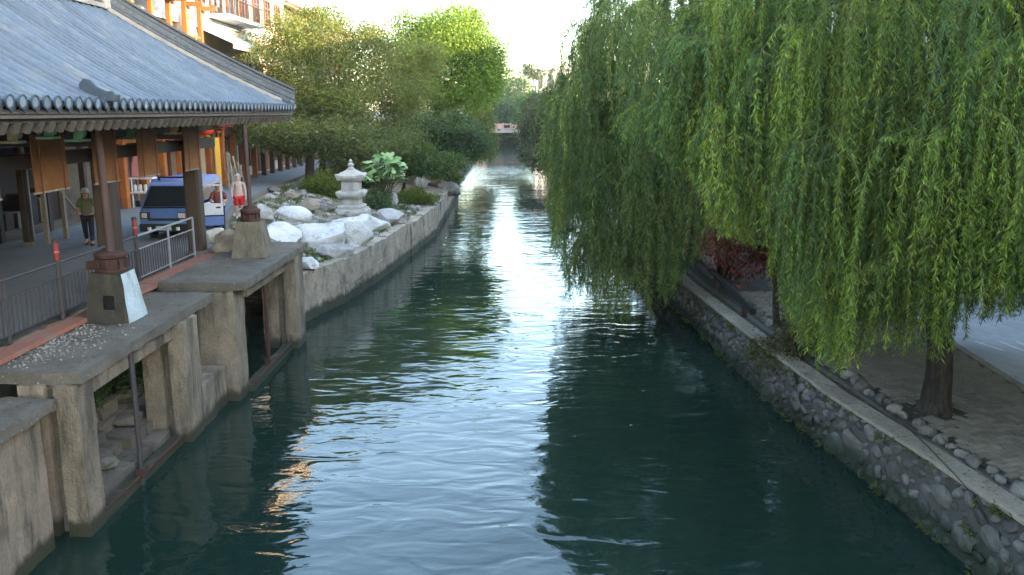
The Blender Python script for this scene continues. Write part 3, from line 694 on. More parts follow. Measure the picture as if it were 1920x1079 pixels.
    MB().box(-14.8, -8.8, 5, 26.2, 6.76, 6.8).build('ceiling_boards', m_wood_d, T)
    # carved painted brackets under the eave
    cb = [(0, 0), (.5, 0), (.5, -.10), (.34, -.13), (.36, -.26), (.2, -.36), (.06, -.30), (0, -.42), (-.04, -.42), (-.04, 0)]
    for y, m, k in ((13.1, m_teal, .7), (14.85, m_pale, .62), (16.0, m_teal, .5), (17.1, m_teal, .75), (19.45, m_tealg, .8), (21.9, m_ochre, .7), (23.4, m_tealg, .5), (25.0, m_ochre, .5)):
        b = MB(); b.prism([(y + (p[0] - .2) * .75 * k, 6.62 + p[1] * .8 * k) for p in cb], 'x', -8.60, -8.42); o = b.build('carved_bracket', m, T, bevel=.02)
        MB().box(-8.66, -8.36, y - .5 * k, y + .1 * k, 6.62 - .42 * k * .8 - .045, 6.62 - .42 * k * .8 - .003).build('bracket_plate', m, o)
    # bamboo blinds
    for i, (a, b_, zb) in enumerate(((13.75, 14.6, 5.42), (15.7, 16.9, 5.42), (18.0, 19.1, 5.40), (20.15, 21.3, 5.38), (23.05, 24.2, 5.34))):
        B = thing('bamboo_blind', ['amber bamboo blind hanging from the pavilion beam at its outer end', 'amber bamboo blind hanging before the glazed workshop frame', 'amber bamboo blind hanging behind the brown pole', 'amber bamboo blind hanging above the blue van windscreen', 'amber bamboo blind hanging against the column beside the van'][i], 'blind', (-8.72, (a + b_) / 2, zb), 'bamboo blinds of the pavilion')
        v = MB(); nn_ = 8; zz = 6.5; vs = []
        for j in range(nn_ + 1):
            z = zb + (zz - zb) * j / nn_; xx = -8.74 + .005 * math.sin(j * .9 + i)
            vs += [(xx, a, z), (xx, b_, z), (xx - .018, b_, z), (xx - .018, a, z)]
        v.add(vs, [(j * 4 + k, j * 4 + (k + 1) % 4, (j + 1) * 4 + (k + 1) % 4, (j + 1) * 4 + k) for j in range(nn_) for k in range(4)] + [(3, 2, 1, 0), (nn_ * 4, nn_ * 4 + 1, nn_ * 4 + 2, nn_ * 4 + 3)])
        v.build('blind_mat', m_blind, B, 60)
        MB().tube([(-8.75, a - .03, zb), (-8.75, b_ + .03, zb)], .022, 8).build('bottom_rod', m_wood_p, B, 40)
        MB().tube([(-8.75, a - .03, 6.5), (-8.75, b_ + .03, 6.5)], .03, 8).build('head_rod', m_wood_d, B, 40)
        for yy in (a + .2, b_ - .2): MB().box(-8.715, -8.70, yy - .012, yy + .012, zb - .01, 6.52).build('tape', m_wood_r, B)
pavilion()

# ------------------------------------------------------------------ foliage
def leaves_obj(name, parent, base, dirs, ln, wd, colr, m=None, fold=None):
    n = len(base); o = org(parent) if parent else Vector((0, 0, 0))
    base = np.asarray(base, float) - np.array(o); dirs = dirs / np.linalg.norm(dirs, axis=1, keepdims=True)
    rnd = rng.normal(size=(n, 3)); side = np.cross(dirs, rnd); side /= np.linalg.norm(side, axis=1, keepdims=True) + 1e-9
    nrm = np.cross(side, dirs)
    mid = base + dirs * (ln * .45)[:, None] + nrm * (ln * .06)[:, None]
    v = np.empty((n, 4, 3)); v[:, 0] = base; v[:, 1] = mid + side * (wd / 2)[:, None]; v[:, 2] = base + dirs * ln[:, None]; v[:, 3] = mid - side * (wd / 2)[:, None]
    me = bpy.data.meshes.new(name); me.vertices.add(n * 4); me.vertices.foreach_set('co', v.reshape(-1))
    me.loops.add(n * 4); me.loops.foreach_set('vertex_index', np.arange(n * 4)); me.polygons.add(n)
    me.polygons.foreach_set('loop_start', np.arange(0, n * 4, 4)); me.polygons.foreach_set('loop_total', np.full(n, 4)); me.update(calc_edges=True)
    at = me.attributes.new('col', 'FLOAT_COLOR', 'POINT'); c = np.ones((n, 4, 4)); c[:, :, :3] = colr[:, None, :]; at.data.foreach_set('color', c.reshape(-1))
    me.materials.append(m or m_leaf)
    ob = bpy.data.objects.new(name, me); col.objects.link(ob); ob.parent = parent; return ob

def palette_cols(n, pal, jit=.18, idx=None):
    pal = np.array(pal); k = rng.integers(0, len(pal), n) if idx is None else idx
    c = pal[k] * (1 + rng.normal(0, jit, (n, 1))) * (1 + rng.normal(0, .06, (n, 3))); return np.clip(c, .004, .9)

def branch_curve(p0, p1, n=7, bend=.12, seed=0):
    p0, p1 = Vector(p0), Vector(p1); L_ = (p1 - p0).length; out = []
    for i in range(n + 1):
        t = i / n; p = p0.lerp(p1, t); q = noise.noise_vector(Vector((seed * 1.7, t * 2.3, seed))) * L_ * bend * math.sin(math.pi * t); out.append(p + q)
    return out

def broadleaf(name, label, base, blobs, n_leaf, size, pal, trunk_r=.2, trunk_top=None, group=None, cat='tree', clump=26, clump_r=.35, m_b=None, droop=.0, trunk=True, shell=.55, bark_limbs=True, aspect=.42, split=6, core=.78):
    T = thing(name, label, cat, base, group)
    rb = random.Random(int(abs(base[0]) * 37 + abs(base[1]) * 11)); nb = []
    for c, r3 in blobs:                                    # each limb's foliage breaks into uneven sub-crowns
        nb.append((c, tuple(q * core for q in r3)))
        for _ in range(split):
            d = Vector((rb.gauss(0, 1), rb.gauss(0, 1), rb.gauss(.1, 1))).normalized(); f = rb.uniform(.26, .46); k_ = rb.uniform(.6, .95)
            nb.append((tuple(c[i] + d[i] * r3[i] * k_ for i in range(3)), tuple(max(.12, r3[i] * f) for i in range(3))))
    limb_blobs = blobs; blobs = nb
    base = Vector(base); vol = np.array([b[1][0] * b[1][1] * b[1][2] for b in blobs]) ** .67; vol /= vol.sum()
    tt = Vector(trunk_top) if trunk_top else base + Vector((0, 0, 2))
    if trunk:
        mb = MB(); pts = branch_curve(base - Vector((0, 0, .15)), tt, 6, .06, base.x + base.y)
        mb.tube(pts, [trunk_r * (1.35 - .6 * i / 6) if i else trunk_r * 1.6 for i in range(7)], 9); tr = mb.build('trunk', m_b or m_bark, T, 60)
        mb = MB()
        for i, (c, r3) in enumerate(limb_blobs):
            c = Vector(c); pts = branch_curve(tt, c + Vector((0, 0, r3[2] * .3)), 7, .16, i + base.x); rr = trunk_r * .62
            mb.tube(pts, [rr * (1 - .8 * j / 7) + .01 for j in range(8)], 6)
            for q in range(5):
                d = Vector(rng.normal(size=3)).normalized(); e = c + Vector((d.x * r3[0], d.y * r3[1], d.z * r3[2])) * .8
                mb.tube(branch_curve(pts[3 + q % 4], e, 5, .15, i * 7 + q), [rr * .4 * (1 - .8 * j / 5) + .006 for j in range(6)], 4)
        mb.build('limbs', m_b or m_bark, tr, 60)
    pos = []; dr = []; ci = []
    ncl = max(1, n_leaf // clump)
    cnt = rng.multinomial(ncl, vol)
    for (c, r3), k in zip(blobs, cnt):
        d = rng.normal(size=(k, 3)); d /= np.linalg.norm(d, axis=1, keepdims=True)
        rad = rng.uniform(shell, 1.0, (k, 1)) ** .7
        rad = rad * (1 + .14 * np.array([noise.noise(Vector(q) * 2.1 + Vector(c)) for q in d]).reshape(-1, 1))
        cc = np.array(c) + d * rad * np.array(r3)
        p = np.repeat(cc, clump, 0); off = rng.normal(size=p.shape) * clump_r * np.array([1, 1, .6]); p = p + off
        pos.append(p); dd = np.repeat(d, clump, 0) * .5 + rng.normal(size=p.shape) * .75; dd[:, 2] -= droop; dr.append(dd)
        ci.append(np.repeat(rng.integers(0, len(pal), k), clump))
    pos = np.concatenate(pos); dr = np.concatenate(dr); ci = np.concatenate(ci); n = len(pos)
    swap = rng.random(n) < .25; ci[swap] = rng.integers(0, len(pal), swap.sum())
    ln = size * rng.uniform(.6, 1.3, n)
    leaves_obj('crown', T, pos, dr, ln, ln * aspect, palette_cols(n, pal, .16, ci))
    return T

def willow(name, label, base, trunk_pts, trunk_r, limbs, centre, rx, ry, zlo, zhi, hem, n_br, per, step, size, pal, lmax=4.5, group=None, wd=.14, yellow=.025, skip=None):
    T = thing(name, label, 'tree', base, group); r = random.Random(int(centre[0] * 100 + centre[1]))
    mb = MB(); k = len(trunk_pts) - 1
    sm = []
    tp = [Vector(p) for p in trunk_pts]
    for i in range(k):
        for q in range(4): sm.append(tp[i].lerp(tp[i + 1], q / 4) + noise.noise_vector(Vector((i + q * .25, base[0], 1))) * .05)
    sm.append(tp[-1]); n = len(sm)
    sm = [a_.lerp(b_, q / 4) for a_, b_ in zip(sm, sm[1:]) for q in range(4)] + [sm[-1]]; n = len(sm)
    mb.tube(sm, [trunk_r * (1.1 - .5 * i / n + .75 * math.exp(-i * .55)) for i in range(n)], 28)
    for i_, p_ in enumerate(mb.v):                          # furrowed bark and root flare
        c_ = sm[min(i_ // 28, n - 1)]; d_ = Vector(p_) - c_; a_ = math.atan2(d_.y, d_.x)
        g_ = noise.noise(Vector((math.cos(a_) * 3.2, math.sin(a_) * 3.2, p_[2] * .9 + base[0]))) * .16 + noise.noise(Vector((math.cos(a_) * 8, math.sin(a_) * 8, p_[2] * 2.2))) * .11 + math.sin(a_ * 5 + 1) * .22 * math.exp(-(i_ // 28) * .5)
        mb.v[i_] = tuple(c_ + d_ * (1 + g_))
    tr = mb.build('trunk', m_bark, T, 60)
    mb = MB(); tips = []
    for i, e in enumerate(limbs):
        pts = branch_curve(tp[-1] if i % 2 else tp[-2], e, 8, .12, i * 3.3 + base[1]); mb.tube(pts, [trunk_r * .55 * (1 - .82 * j / 8) for j in range(9)], 7); tips += pts[3:]
    mb.build('limbs', m_bark, tr, 60)
    tw = MB(); P = []; Dr = []; CI = []; SZ = []; TN = []
    cx, cy = centre
    for _ in range(n_br):
        a = r.uniform(0, 2 * math.pi); q = math.sqrt(r.uniform(.02, 1))
        x0, y0 = cx + rx * q * math.cos(a), cy + ry * q * math.sin(a)
        zc = zlo + (zhi - zlo) * math.sqrt(max(0, 1 - q * q)); hb = hem(x0, y0); z0 = max(hb + .9, zc - r.random() ** 1.3 * (zc - hb - .8))
        out = Vector((math.cos(a), math.sin(a), 0)); big = r.uniform(.7, 1.25)
        tone = r.uniform(.72, 1.3); ck = r.randrange(len(pal)); root = Vector((x0, y0, z0))
        for s in range(per):                                   # a fountain of shoots arching out of one branchlet
            st = root + Vector((r.gauss(0, .16), r.gauss(0, .16), r.gauss(0, .12)))
            ta = a + r.gauss(0, .9); ox = Vector((math.cos(ta), math.sin(ta), 0)) * r.uniform(.1, 1.0) * big
            h = hem(st.x + ox.x, st.y + ox.y) + abs(r.gauss(0, .45))
            if skip and skip(st + ox): continue
            L_ = min(st.z - h, r.uniform(.35, 1) ** 1.2 * lmax * big)
            if L_ < .5: continue
            ph, am = r.uniform(0, 6), r.uniform(.03, .16); rise = r.uniform(.0, .3)
            nseg = max(4, int(L_ / .35)); pl = []
            for j in range(nseg + 1):
                f = j / nseg; g = min(1, f * L_ / 1.3); pl.append(st + ox * (1 - (1 - g) ** 2) + Vector((math.sin(ph + f * 4) * am * f, math.cos(ph * 1.3 + f * 3.4) * am * f, rise * math.sin(math.pi * min(1, g * 1.2)) - L_ * f ** 1.25)))
            tw.tube(pl, [.008 * (1 - .7 * j / nseg) for j in range(nseg + 1)], 3, caps=False)
            m = int(L_ / step); f = rng.uniform(.02, 1.0, m) * nseg; i0 = np.minimum(f.astype(int), nseg - 1); fr = (f - i0)[:, None]
            A = np.array([tuple(p) for p in pl]); pp = A[i0] * (1 - fr) + A[i0 + 1] * fr
            ang = rng.uniform(0, 2 * np.pi, m); sp = rng.uniform(.25, 1.15, m)
            d = np.stack([np.cos(ang) * sp, np.sin(ang) * sp, -np.ones(m) + rng.uniform(0, .35, m)], 1)
            P.append(pp); Dr.append(d); TN.append(np.full(m, tone * r.uniform(.88, 1.12))); cidx = np.full(m, ck if r.random() < .75 else r.randrange(len(pal))); CI.append(cidx); SZ.append(np.full(m, r.uniform(.8, 1.2)))
    tw.build('hanging_twigs', m_twig, tr)
    P = np.concatenate(P); Dr = np.concatenate(Dr); CI = np.concatenate(CI); SZ = np.concatenate(SZ); n = len(P)
    c = palette_cols(n, pal, .14, CI) * np.concatenate(TN)[:, None]; yl = rng.random(n) < yellow; c[yl] = np.array([.30, .24, .03]) * rng.uniform(.7, 1.2, (yl.sum(), 1))
    ln = size * SZ * rng.uniform(.65, 1.25, n)
    leaves_obj('crown', T, P, Dr, ln, ln * wd, c)
    return T

WP = [(.165, .23, .036), (.115, .18, .038), (.20, .255, .04), (.075, .125, .036), (.245, .285, .048), (.13, .205, .055)]
def u_of(x, y, z): return 960 + F_PX * x / (y * math.cos(TH) - (z - CAM_H) * math.sin(TH))
def hem1(x, y):                           # lowest shoots, read off the photograph at the curtain's own distance
    u = u_of(x, y, 3.0); v = lerp_poly([(270, 1180), (330, 1280), (440, 1340), (475, 1430), (650, 1500), (715, 1560), (665, 1640), (665, 1690), (680, 1770), (610, 1810), (590, 1930), (560, 2200)], u)
    return max(1.75, at_y(u, v, y).z)
willow('willow_tree', 'large weeping willow with trunk on the herringbone paving, drooping over the rubble wall', (8.25, 15.8, RB_Z),
       [(8.25, 15.8, 1.1), (8.22, 15.8, 2.4), (8.0, 15.9, 3.8), (8.05, 16.0, 5.2), (8.2, 16.1, 6.6)], .23,
       [(5.2, 14.6, 9.2), (6.6, 18.4, 9.6), (9.9, 14.0, 9.4), (11.0, 17.6, 9.2), (7.4, 12.8, 9.0), (8.6, 19.4, 10), (4.2, 17.2, 8.8), (8.4, 15.8, 11.4), (12.2, 15.4, 8.6)],
       (8.2, 16.4), 5.8, 4.8, 5.6, 12.2, hem1, 480, 15, .0150, .108, WP, 4.2, 'weeping willows on the bank')
def hem2(x, y):
    u = u_of(x, y, 2.0); v = lerp_poly([(260, 960), (330, 1015), (470, 1035), (560, 1065), (605, 1120), (615, 1190), (590, 1240), (520, 1290), (470, 1340), (455, 1700)], u)
    return max(.55, at_y(u, v, y).z)
willow('willow_tree', 'weeping willow leaning from the bank with its curtain over the canal', (7.6, 29.5, RB_Z),
       [(7.6, 29.5, 1.1), (7.3, 29.5, 2.6), (6.6, 29.4, 4.4), (6.0, 29.3, 6.2)], .27,
       [(2.6, 27.8, 8.2), (3.2, 31, 8.6), (5.0, 26.6, 9.2), (6.4, 32, 9.6), (5.4, 29.2, 11), (8.4, 27.8, 9), (8.6, 31.2, 9)],
       (5.3, 29.4), 4.1, 4.6, 5.0, 12.2, hem2, 380, 14, .027, .145, [(.16, .22, .055), (.12, .18, .052), (.18, .235, .055), (.08, .13, .045), (.215, .255, .06)], 3.6, 'weeping willows on the bank')
for k, (x, y, zt, pal, lab) in enumerate(((8.6, 45, 14.5, [(.085, .11, .035), (.11, .125, .035), (.06, .09, .03)], 'tall yellowing weeping willow rising behind the canal curtain willow'),
                                          (14.5, 27, 13.5, WP, 'weeping willow on the far side of the bank street'),
                                          (9.2, 3.5, 12.5, WP, 'weeping willow on the bank before the herringbone paving'))):
    willow('willow_tree', lab, (x, y, RB_Z), [(x, y, 1.1), (x - .2, y, 3), (x - .3, y + .1, 5), (x - .2, y, 7)], .26,
           [(x - 3.4, y - 1, zt - 3.2), (x + 3, y + 1, zt - 3.4), (x - .5, y - 3, zt - 3), (x + .4, y + 3.2, zt - 2.6), (x, y, zt - .8)],
           (x - (.8 if k == 0 else 0), y), 4.6, 4.6, 6.2, zt, (lambda x, y: 3.6) if k == 1 else (lambda x, y: 2.4), 150, 11, .055, .24, pal, 4, 'weeping willows on the bank', skip=(lambda p: p.x < 5.2) if k == 2 else None)
# far weeping willow on the left bank, yellow green leaves
willow('willow_tree', 'yellow green weeping willow trailing over the far left bank', (-6.3, 92, 1.7), [(-6.3, 92, 1.6), (-6, 92, 4), (-5.6, 92, 6.5)], .3,
       [(-3, 91, 8.5), (-7, 94, 9), (-4, 95, 9), (-6, 89, 8)], (-4.9, 92), 2.9, 4, 6, 10.4, lambda x, y: 1.6, 110, 10, .09, .34, [(.20, .21, .03), (.16, .19, .03), (.12, .16, .03)], 5.5, 'weeping willows on the bank')

OL = [(.135, .165, .036), (.16, .18, .04), (.105, .14, .038), (.22, .175, .04), (.09, .125, .038), (.14, .175, .046)]
DK = [(.06, .095, .036), (.08, .115, .045), (.05, .08, .033), (.11, .135, .055)]
def P3(u, v, y): return tuple(at_y(u, v, y))
# feathery olive tree over the street
broadleaf('street_tree', 'feathery olive and ochre tree overhanging the street beside stone lantern', (-12.3, 52, 2.6),
          [(P3(610, 120, 51), (3.0, 2.6, 2.6)), (P3(560, 175, 50), (2.6, 2.4, 1.9)), (P3(680, 150, 52), (2.6, 2.4, 2.4)), (P3(540, 90, 53), (2.2, 2.2, 2.0)), (P3(650, 70, 53), (2.2, 2.0, 1.9)), (P3(590, 45, 54), (1.9, 1.8, 1.5)), (P3(505, 130, 51), (1.8, 1.8, 1.6)), (P3(500, 190, 49), (1.7, 1.6, 1.0)), (P3(690, 90, 54), (2.0, 1.8, 1.6)), (P3(740, 190, 53), (2.4, 2.2, 1.7)), (P3(770, 120, 56), (2.0, 2, 1.8)), (P3(630, 200, 50), (2.6, 2.2, 1.5))],
          90000, .175, OL, .24, (-12.0, 52, 6.0), clump=20, clump_r=.36, m_b=m_bark2, shell=.25, aspect=.34, core=.85)
broadleaf('street_tree', 'dark green low spreading tree between stone lantern and street', (-11.3, 50, 2.6),
          [(P3(500, 245, 49), (2.2, 1.6, .75)), (P3(570, 255, 48), (2.4, 1.8, 1.1)), (P3(650, 255, 48), (2.4, 2.0, 1.2)), (P3(640, 290, 49), (1.8, 1.6, .9)), (P3(720, 270, 51), (2.4, 2.0, 1.4)), (P3(545, 280, 51), (1.1, 1.2, .6))],
          44000, .17, [(.11, .15, .055), (.145, .165, .055), (.085, .125, .05), (.19, .19, .055), (.16, .155, .05)], .2, (-10.9, 50, 4.6), clump=22, clump_r=.34, shell=.3)
# round bright tree
broadleaf('round_tree', 'tall round bright green tree rising over the left bank', (-6.6, 75, 2.0),
          [(P3(835, 120, 75), (4.6, 4.2, 4.0)), (P3(840, 60, 75), (3.4, 3.2, 2.4)), (P3(780, 90, 75), (2.6, 2.6, 2.4)), (P3(890, 110, 74), (2.6, 2.6, 2.6)), (P3(885, 165, 74), (2.4, 2.4, 2.0)), (P3(790, 170, 75), (3.0, 2.6, 2.4)), (P3(915, 135, 75), (1.4, 1.6, 2.2))],
          76000, .24, [(.13, .215, .026), (.165, .25, .03), (.10, .175, .026), (.205, .265, .035)], .34, (-6.4, 75, 8.2), clump=26, clump_r=.5, m_b=m_bark, shell=.5, split=4, core=.95)
# dark dense tree leaning over the water
broadleaf('bank_tree', 'dense dark evergreen tree leaning over the canal edge', (-7.4, 62, 2.0),
          [(P3(830, 258, 61), (2.6, 2.4, 1.5)), (P3(870, 265, 60), (1.9, 2.0, 1.3)), (P3(790, 262, 60), (2.2, 2.0, 1.4)), (P3(850, 240, 62), (2.0, 2.0, 1.1)), (P3(890, 282, 60), (1.2, 1.4, .9)), (P3(760, 245, 62), (2.2, 2.2, 1.4))],
          46000, .19, DK, .22, (-6.8, 62, 4.2), clump=24, clump_r=.36, shell=.35)
broadleaf('bank_tree', 'small mid green bushy tree behind the twin white posts', (-6.6, 51, 1.9),
          [(P3(800, 298, 51), (1.3, 1.1, .9)), (P3(780, 315, 51), (.9, .9, .6)), (P3(830, 318, 51), (1.0, .9, .55)), (P3(845, 305, 52), (.8, .9, .5))],
          9000, .18, [(.07, .115, .03), (.09, .135, .035), (.055, .09, .03), (.14, .15, .03)], .10, (-6.3, 51, 3.2), clump=18, clump_r=.22, shell=.3)
# far trees down the canal
far = [((960, 205, 185), (5, 5, 5.5), 'blue green tree behind the red bridge, left of the gap'), ((935, 190, 200), (6, 5, 6), 'hazy tree behind the red bridge by the willow'), ((990, 220, 190), (5, 5, 4.2), 'dark tree behind the red bridge, on the right bank'), ((965, 175, 235), (8, 6, 5), 'pale far tree closing the canal view'), ((1020, 212, 205), (6, 6, 4), 'far tree below the white building'), ((925, 220, 180), (4, 4, 4), 'far bush at the left end of the red bridge'), ((955, 262, 186), (5, 3, 3), 'low bush added behind the red bridge to darken the gap under it')]  # the low bush is added to block the bright glow under the bridge
for (u, v, y), r3, lab in far:
    c = P3(u, v, y)
    broadleaf('far_tree', lab, (c[0], y, 3), [(c, r3), ((c[0] + r3[0] * .5, y, c[2] - r3[2] * .4), (r3[0] * .7, r3[1] * .7, r3[2] * .6)), ((c[0] - r3[0] * .6, y, c[2] - r3[2] * .5), (r3[0] * .6, r3[1] * .6, r3[2] * .5))],
              7000, .6, [(.06, .10, .05), (.08, .12, .05), (.05, .085, .05), (.10, .13, .05)], .35, (c[0], y, c[2] - r3[2] * .5), 'trees closing the canal view', clump=20, clump_r=.8)
broadleaf('bank_shrub', 'brown green overhanging shrub on the right bank of the canal', (5.4, 98, RB_Z),
          [(P3(1010, 235, 97), (2.4, 2.4, 3.2)), (P3(1000, 265, 96), (1.7, 2, 1.8)), (P3(1030, 215, 99), (2.2, 2.2, 3)), (P3(1035, 260, 96), (2, 2, 2.4)), (P3(990, 285, 96), (1.0, 1.5, .9)), (P3(1012, 292, 92), (1.2, 2.5, 1.3)), (P3(1015, 300, 84), (1.0, 2.5, 1.2)), (P3(1030, 280, 88), (1.6, 2.5, 1.8))],
          20000, .34, [(.075, .08, .035), (.10, .085, .045), (.06, .075, .03), (.085, .06, .035)], .22, (5, 98, 4), clump=20, clump_r=.5, shell=.3)
broadleaf('bank_tree', 'green tree on the right bank behind the brown green shrub', (6.2, 112, RB_Z), [(P3(1020, 212, 112), (3, 3, 2.4)), (P3(1005, 218, 112), (2.5, 2.5, 2.4)), (P3(1050, 205, 112), (3, 3, 2.8))],
          12000, .4, [(.09, .13, .04), (.07, .11, .04), (.12, .14, .04)], .25, (6, 112, 5), clump=20, clump_r=.6)
broadleaf('red_leaf_tree', 'small wine red leaved tree behind the willow curtain', (7.2, 22.4, RB_Z), [((5.6, 21.0, 4.3), (.9, .9, 1.3)), ((6.5, 21.4, 4.0), (.9, .9, 1.2)), ((5.2, 20.6, 4.9), (.7, .8, .9)), ((6.9, 21.8, 4.8), (1.0, 1.0, 1.1)), ((6.0, 21.0, 3.3), (.6, .7, .7))],
          8000, .12, [(.16, .035, .035), (.11, .03, .03), (.19, .05, .04), (.09, .06, .03)], .08, (6.9, 22.2, 2.8), clump=18, clump_r=.2, shell=.2, droop=.8)
broadleaf('bank_shrub', 'brown green shrub spilling over the rubble wall under the willow', (7.3, 20.6, RB_Z), [((7.35, 20.6, 2.1), (.8, .8, .95)), ((7.0, 20.2, 1.5), (.7, .8, .55)), ((6.5, 19.6, 1.0), (.35, 1.0, .5)), ((6.35, 20.6, .8), (.3, .9, .5)), ((7.8, 21.4, 1.9), (.7, .7, .8))],
          15000, .085, [(.10, .095, .035), (.07, .08, .03), (.13, .10, .045), (.06, .075, .03)], .05, (7.3, 20.5, 1.7), cat='shrub', clump=16, clump_r=.15, shell=.2)
a_, b_ = on_z(1296, 470, 1.55), on_z(1412, 585, 1.55); T = thing('timber_rail', 'dark low timber rail on the bank beside the pale coping', 'rail', (a_.x, a_.y, RB_Z))
MB().tube([a_, b_], .10, 6).build('beam', m_cable, T)
for t in (.1, .5, .9): q = a_.lerp(b_, t); MB().box(q.x - .07, q.x + .07, q.y - .07, q.y + .07, 1.1, 1.5).build('post', m_wood_d, T)
MB().tube([(8.55, 21.2, 1.1), (8.6, 21.2, 2.0), (8.45, 21.3, 3.4), (8.6, 21.5, 5.4)], [.2, .15, .12, .08], 10).build('bare_trunk', m_bark, None, 60, label='slim dark bare trunk standing behind the willow on the paving', cat='trunk')
R1 = rock_mesh('bank_rock', m_tan_rock, 301, 3, 9); inst('bank_rock', R1, None, (8.15, 20.6, 1.25), (0, 0, 1), (.35, .3, .3), label='brown rock under the willow curtain on the paved bank', cat='rock')

# fallen leaves and wall weeds
rl = random.Random(31); fp = []
for _ in range(2600):
    y = rl.uniform(9, 27); x = lerp_poly(COP, y) + rl.random() ** 1.6 * 4.5; fp.append((x, y, 1.232 if x < lerp_poly(COP, y) + .42 else 1.222))
fp = np.array(fp); dd = rng.normal(0, 1, (len(fp), 3)); dd[:, 2] = rng.normal(0, .06, len(fp))
fl = leaves_obj('fallen_leaves', None, fp, dd, rng.uniform(.05, .12, len(fp)), rng.uniform(.012, .022, len(fp)), palette_cols(len(fp), [(.22, .17, .04), (.16, .12, .045), (.12, .13, .03), (.09, .065, .03)])); tag(fl, 'scattered fallen willow leaves on the paved bank', 'leaves', kind='stuff')
fp = []
for _ in range(150):
    y = 9.5 + 24 * rl.random() ** 1.2; t = rl.choice([0.02, .08, .5, .9, .98]) + rl.uniform(0, .04); t = min(t, 1); x = lerp_poly(WR, y) * (1 - t) + lerp_poly(COP, y) * t; fp += [(x - .04 + rl.gauss(0, .02), y + rl.gauss(0, .05), max(.03, 1.1 * t + rl.gauss(0, .03))) for _q in range(rl.randint(6, 22))]
fp = np.array(fp); dd = rng.normal(0, .5, (len(fp), 3)); dd[:, 0] -= .6; dd[:, 2] += .2
fl = leaves_obj('wall_weeds', None, fp, dd, rng.uniform(.05, .14, len(fp)), rng.uniform(.015, .035, len(fp)), palette_cols(len(fp), [(.09, .12, .035), (.07, .095, .03), (.12, .12, .04)])); tag(fl, 'small weeds rooted in the joints of the rubble wall', 'weeds', kind='stuff')
fp = []
for _ in range(700):
    y = 9.5 + 16 * rl.random(); x = rl.uniform(-8.7, -6.6); z = 2.465 if y < 12.8 else (2.815 if y < 19.3 else 2.965)
    if y < 13.15 and y > 12.8 or 19.3 < y < 19.8: continue
    if x > (-7.3 if y < 12.8 else -7.0 if y < 19.3 else -6.4): continue
    fp.append((x, y, z))
fp = np.array(fp); dd = rng.normal(0, 1, (len(fp), 3)); dd[:, 2] = rng.normal(.08, .1, len(fp))
fl = leaves_obj('dead_leaves', None, fp, dd, rng.uniform(.02, .07, len(fp)), rng.uniform(.01, .03, len(fp)), palette_cols(len(fp), [(.16, .12, .06), (.11, .085, .05), (.2, .16, .09)])); tag(fl, 'dry dead leaves and dirt lying on the sluice slabs', 'leaves', kind='stuff')

# ------------------------------------------------------------------ lantern garden
def low_shrub(u, v, z, lab, r3, n, pal, size=.11):
    c = on_z(u, v, z); z0 = bed_at(c.x, c.y)
    broadleaf('low_shrub', lab, (c.x, c.y, z0), [((c.x, c.y, z0 + r3[2] * .7), r3), ((c.x + r3[0] * .5, c.y - .2, z0 + r3[2] * .4), (r3[0] * .6, r3[1] * .6, r3[2] * .6)), ((c.x - r3[0] * .5, c.y + .2, z0 + r3[2] * .5), (r3[0] * .6, r3[1] * .6, r3[2] * .6))], n, size, pal, .03, (c.x, c.y, z0 + .3), 'low shrubs of the lantern garden', cat='shrub', clump=14, clump_r=.14, shell=.25)
YG = [(.12, .155, .022), (.09, .13, .02), (.17, .17, .022), (.07, .11, .02)]
low_shrub(610, 378, 2.2, 'yellow green shrub left of the stone lantern', (1.25, 1.0, .75), 9000, YG)
low_shrub(780, 378, 1.75, 'yellow green clipped shrub on the bank wall beyond the lantern', (1.3, 1.0, .55), 8000, YG)
low_shrub(712, 388, 1.95, 'soft grey green fern clump right of the stone lantern', (.7, .7, .6), 4500, [(.08, .12, .05), (.10, .14, .06), (.06, .10, .04)])
low_shrub(670, 352, 2.3, 'shadowed dark shrub behind the stone lantern', (2.2, 1.3, 1.0), 9000, DK, .14)
low_shrub(835, 335, 1.8, 'yellowish shrub on the bank edge beneath the evergreen tree', (1.3, 1.2, .7), 6000, YG, .15)
broadleaf('low_shrub', 'green weeds growing behind the first sluice opening', (-8.6, 17.2, .9), [((-8.55, 17.2, 1.75), (.4, 1.1, .5)), ((-8.5, 15.9, 1.5), (.35, .7, .45)), ((-8.1, 17.9, 1.5), (.4, .3, .4)), ((-8.3, 17.4, 1.3), (.4, .5, .3))], 9000, .08, [(.06, .11, .03), (.045, .085, .025), (.08, .13, .03)], .02, (-8.6, 17.2, 1.2), cat='shrub', clump=14, clump_r=.12, shell=.2)
broadleaf('low_shrub', 'weeds growing behind the second sluice opening', (-8.2, 22.5, .9), [((-8.2, 22.5, 1.5), (.4, 1.2, .6)), ((-8.2, 24, 1.9), (.4, .6, .5))], 4000, .08, [(.06, .11, .03), (.045, .085, .025)], .02, (-8.2, 22.5, 1.3), cat='shrub', clump=14, clump_r=.12, shell=.2)

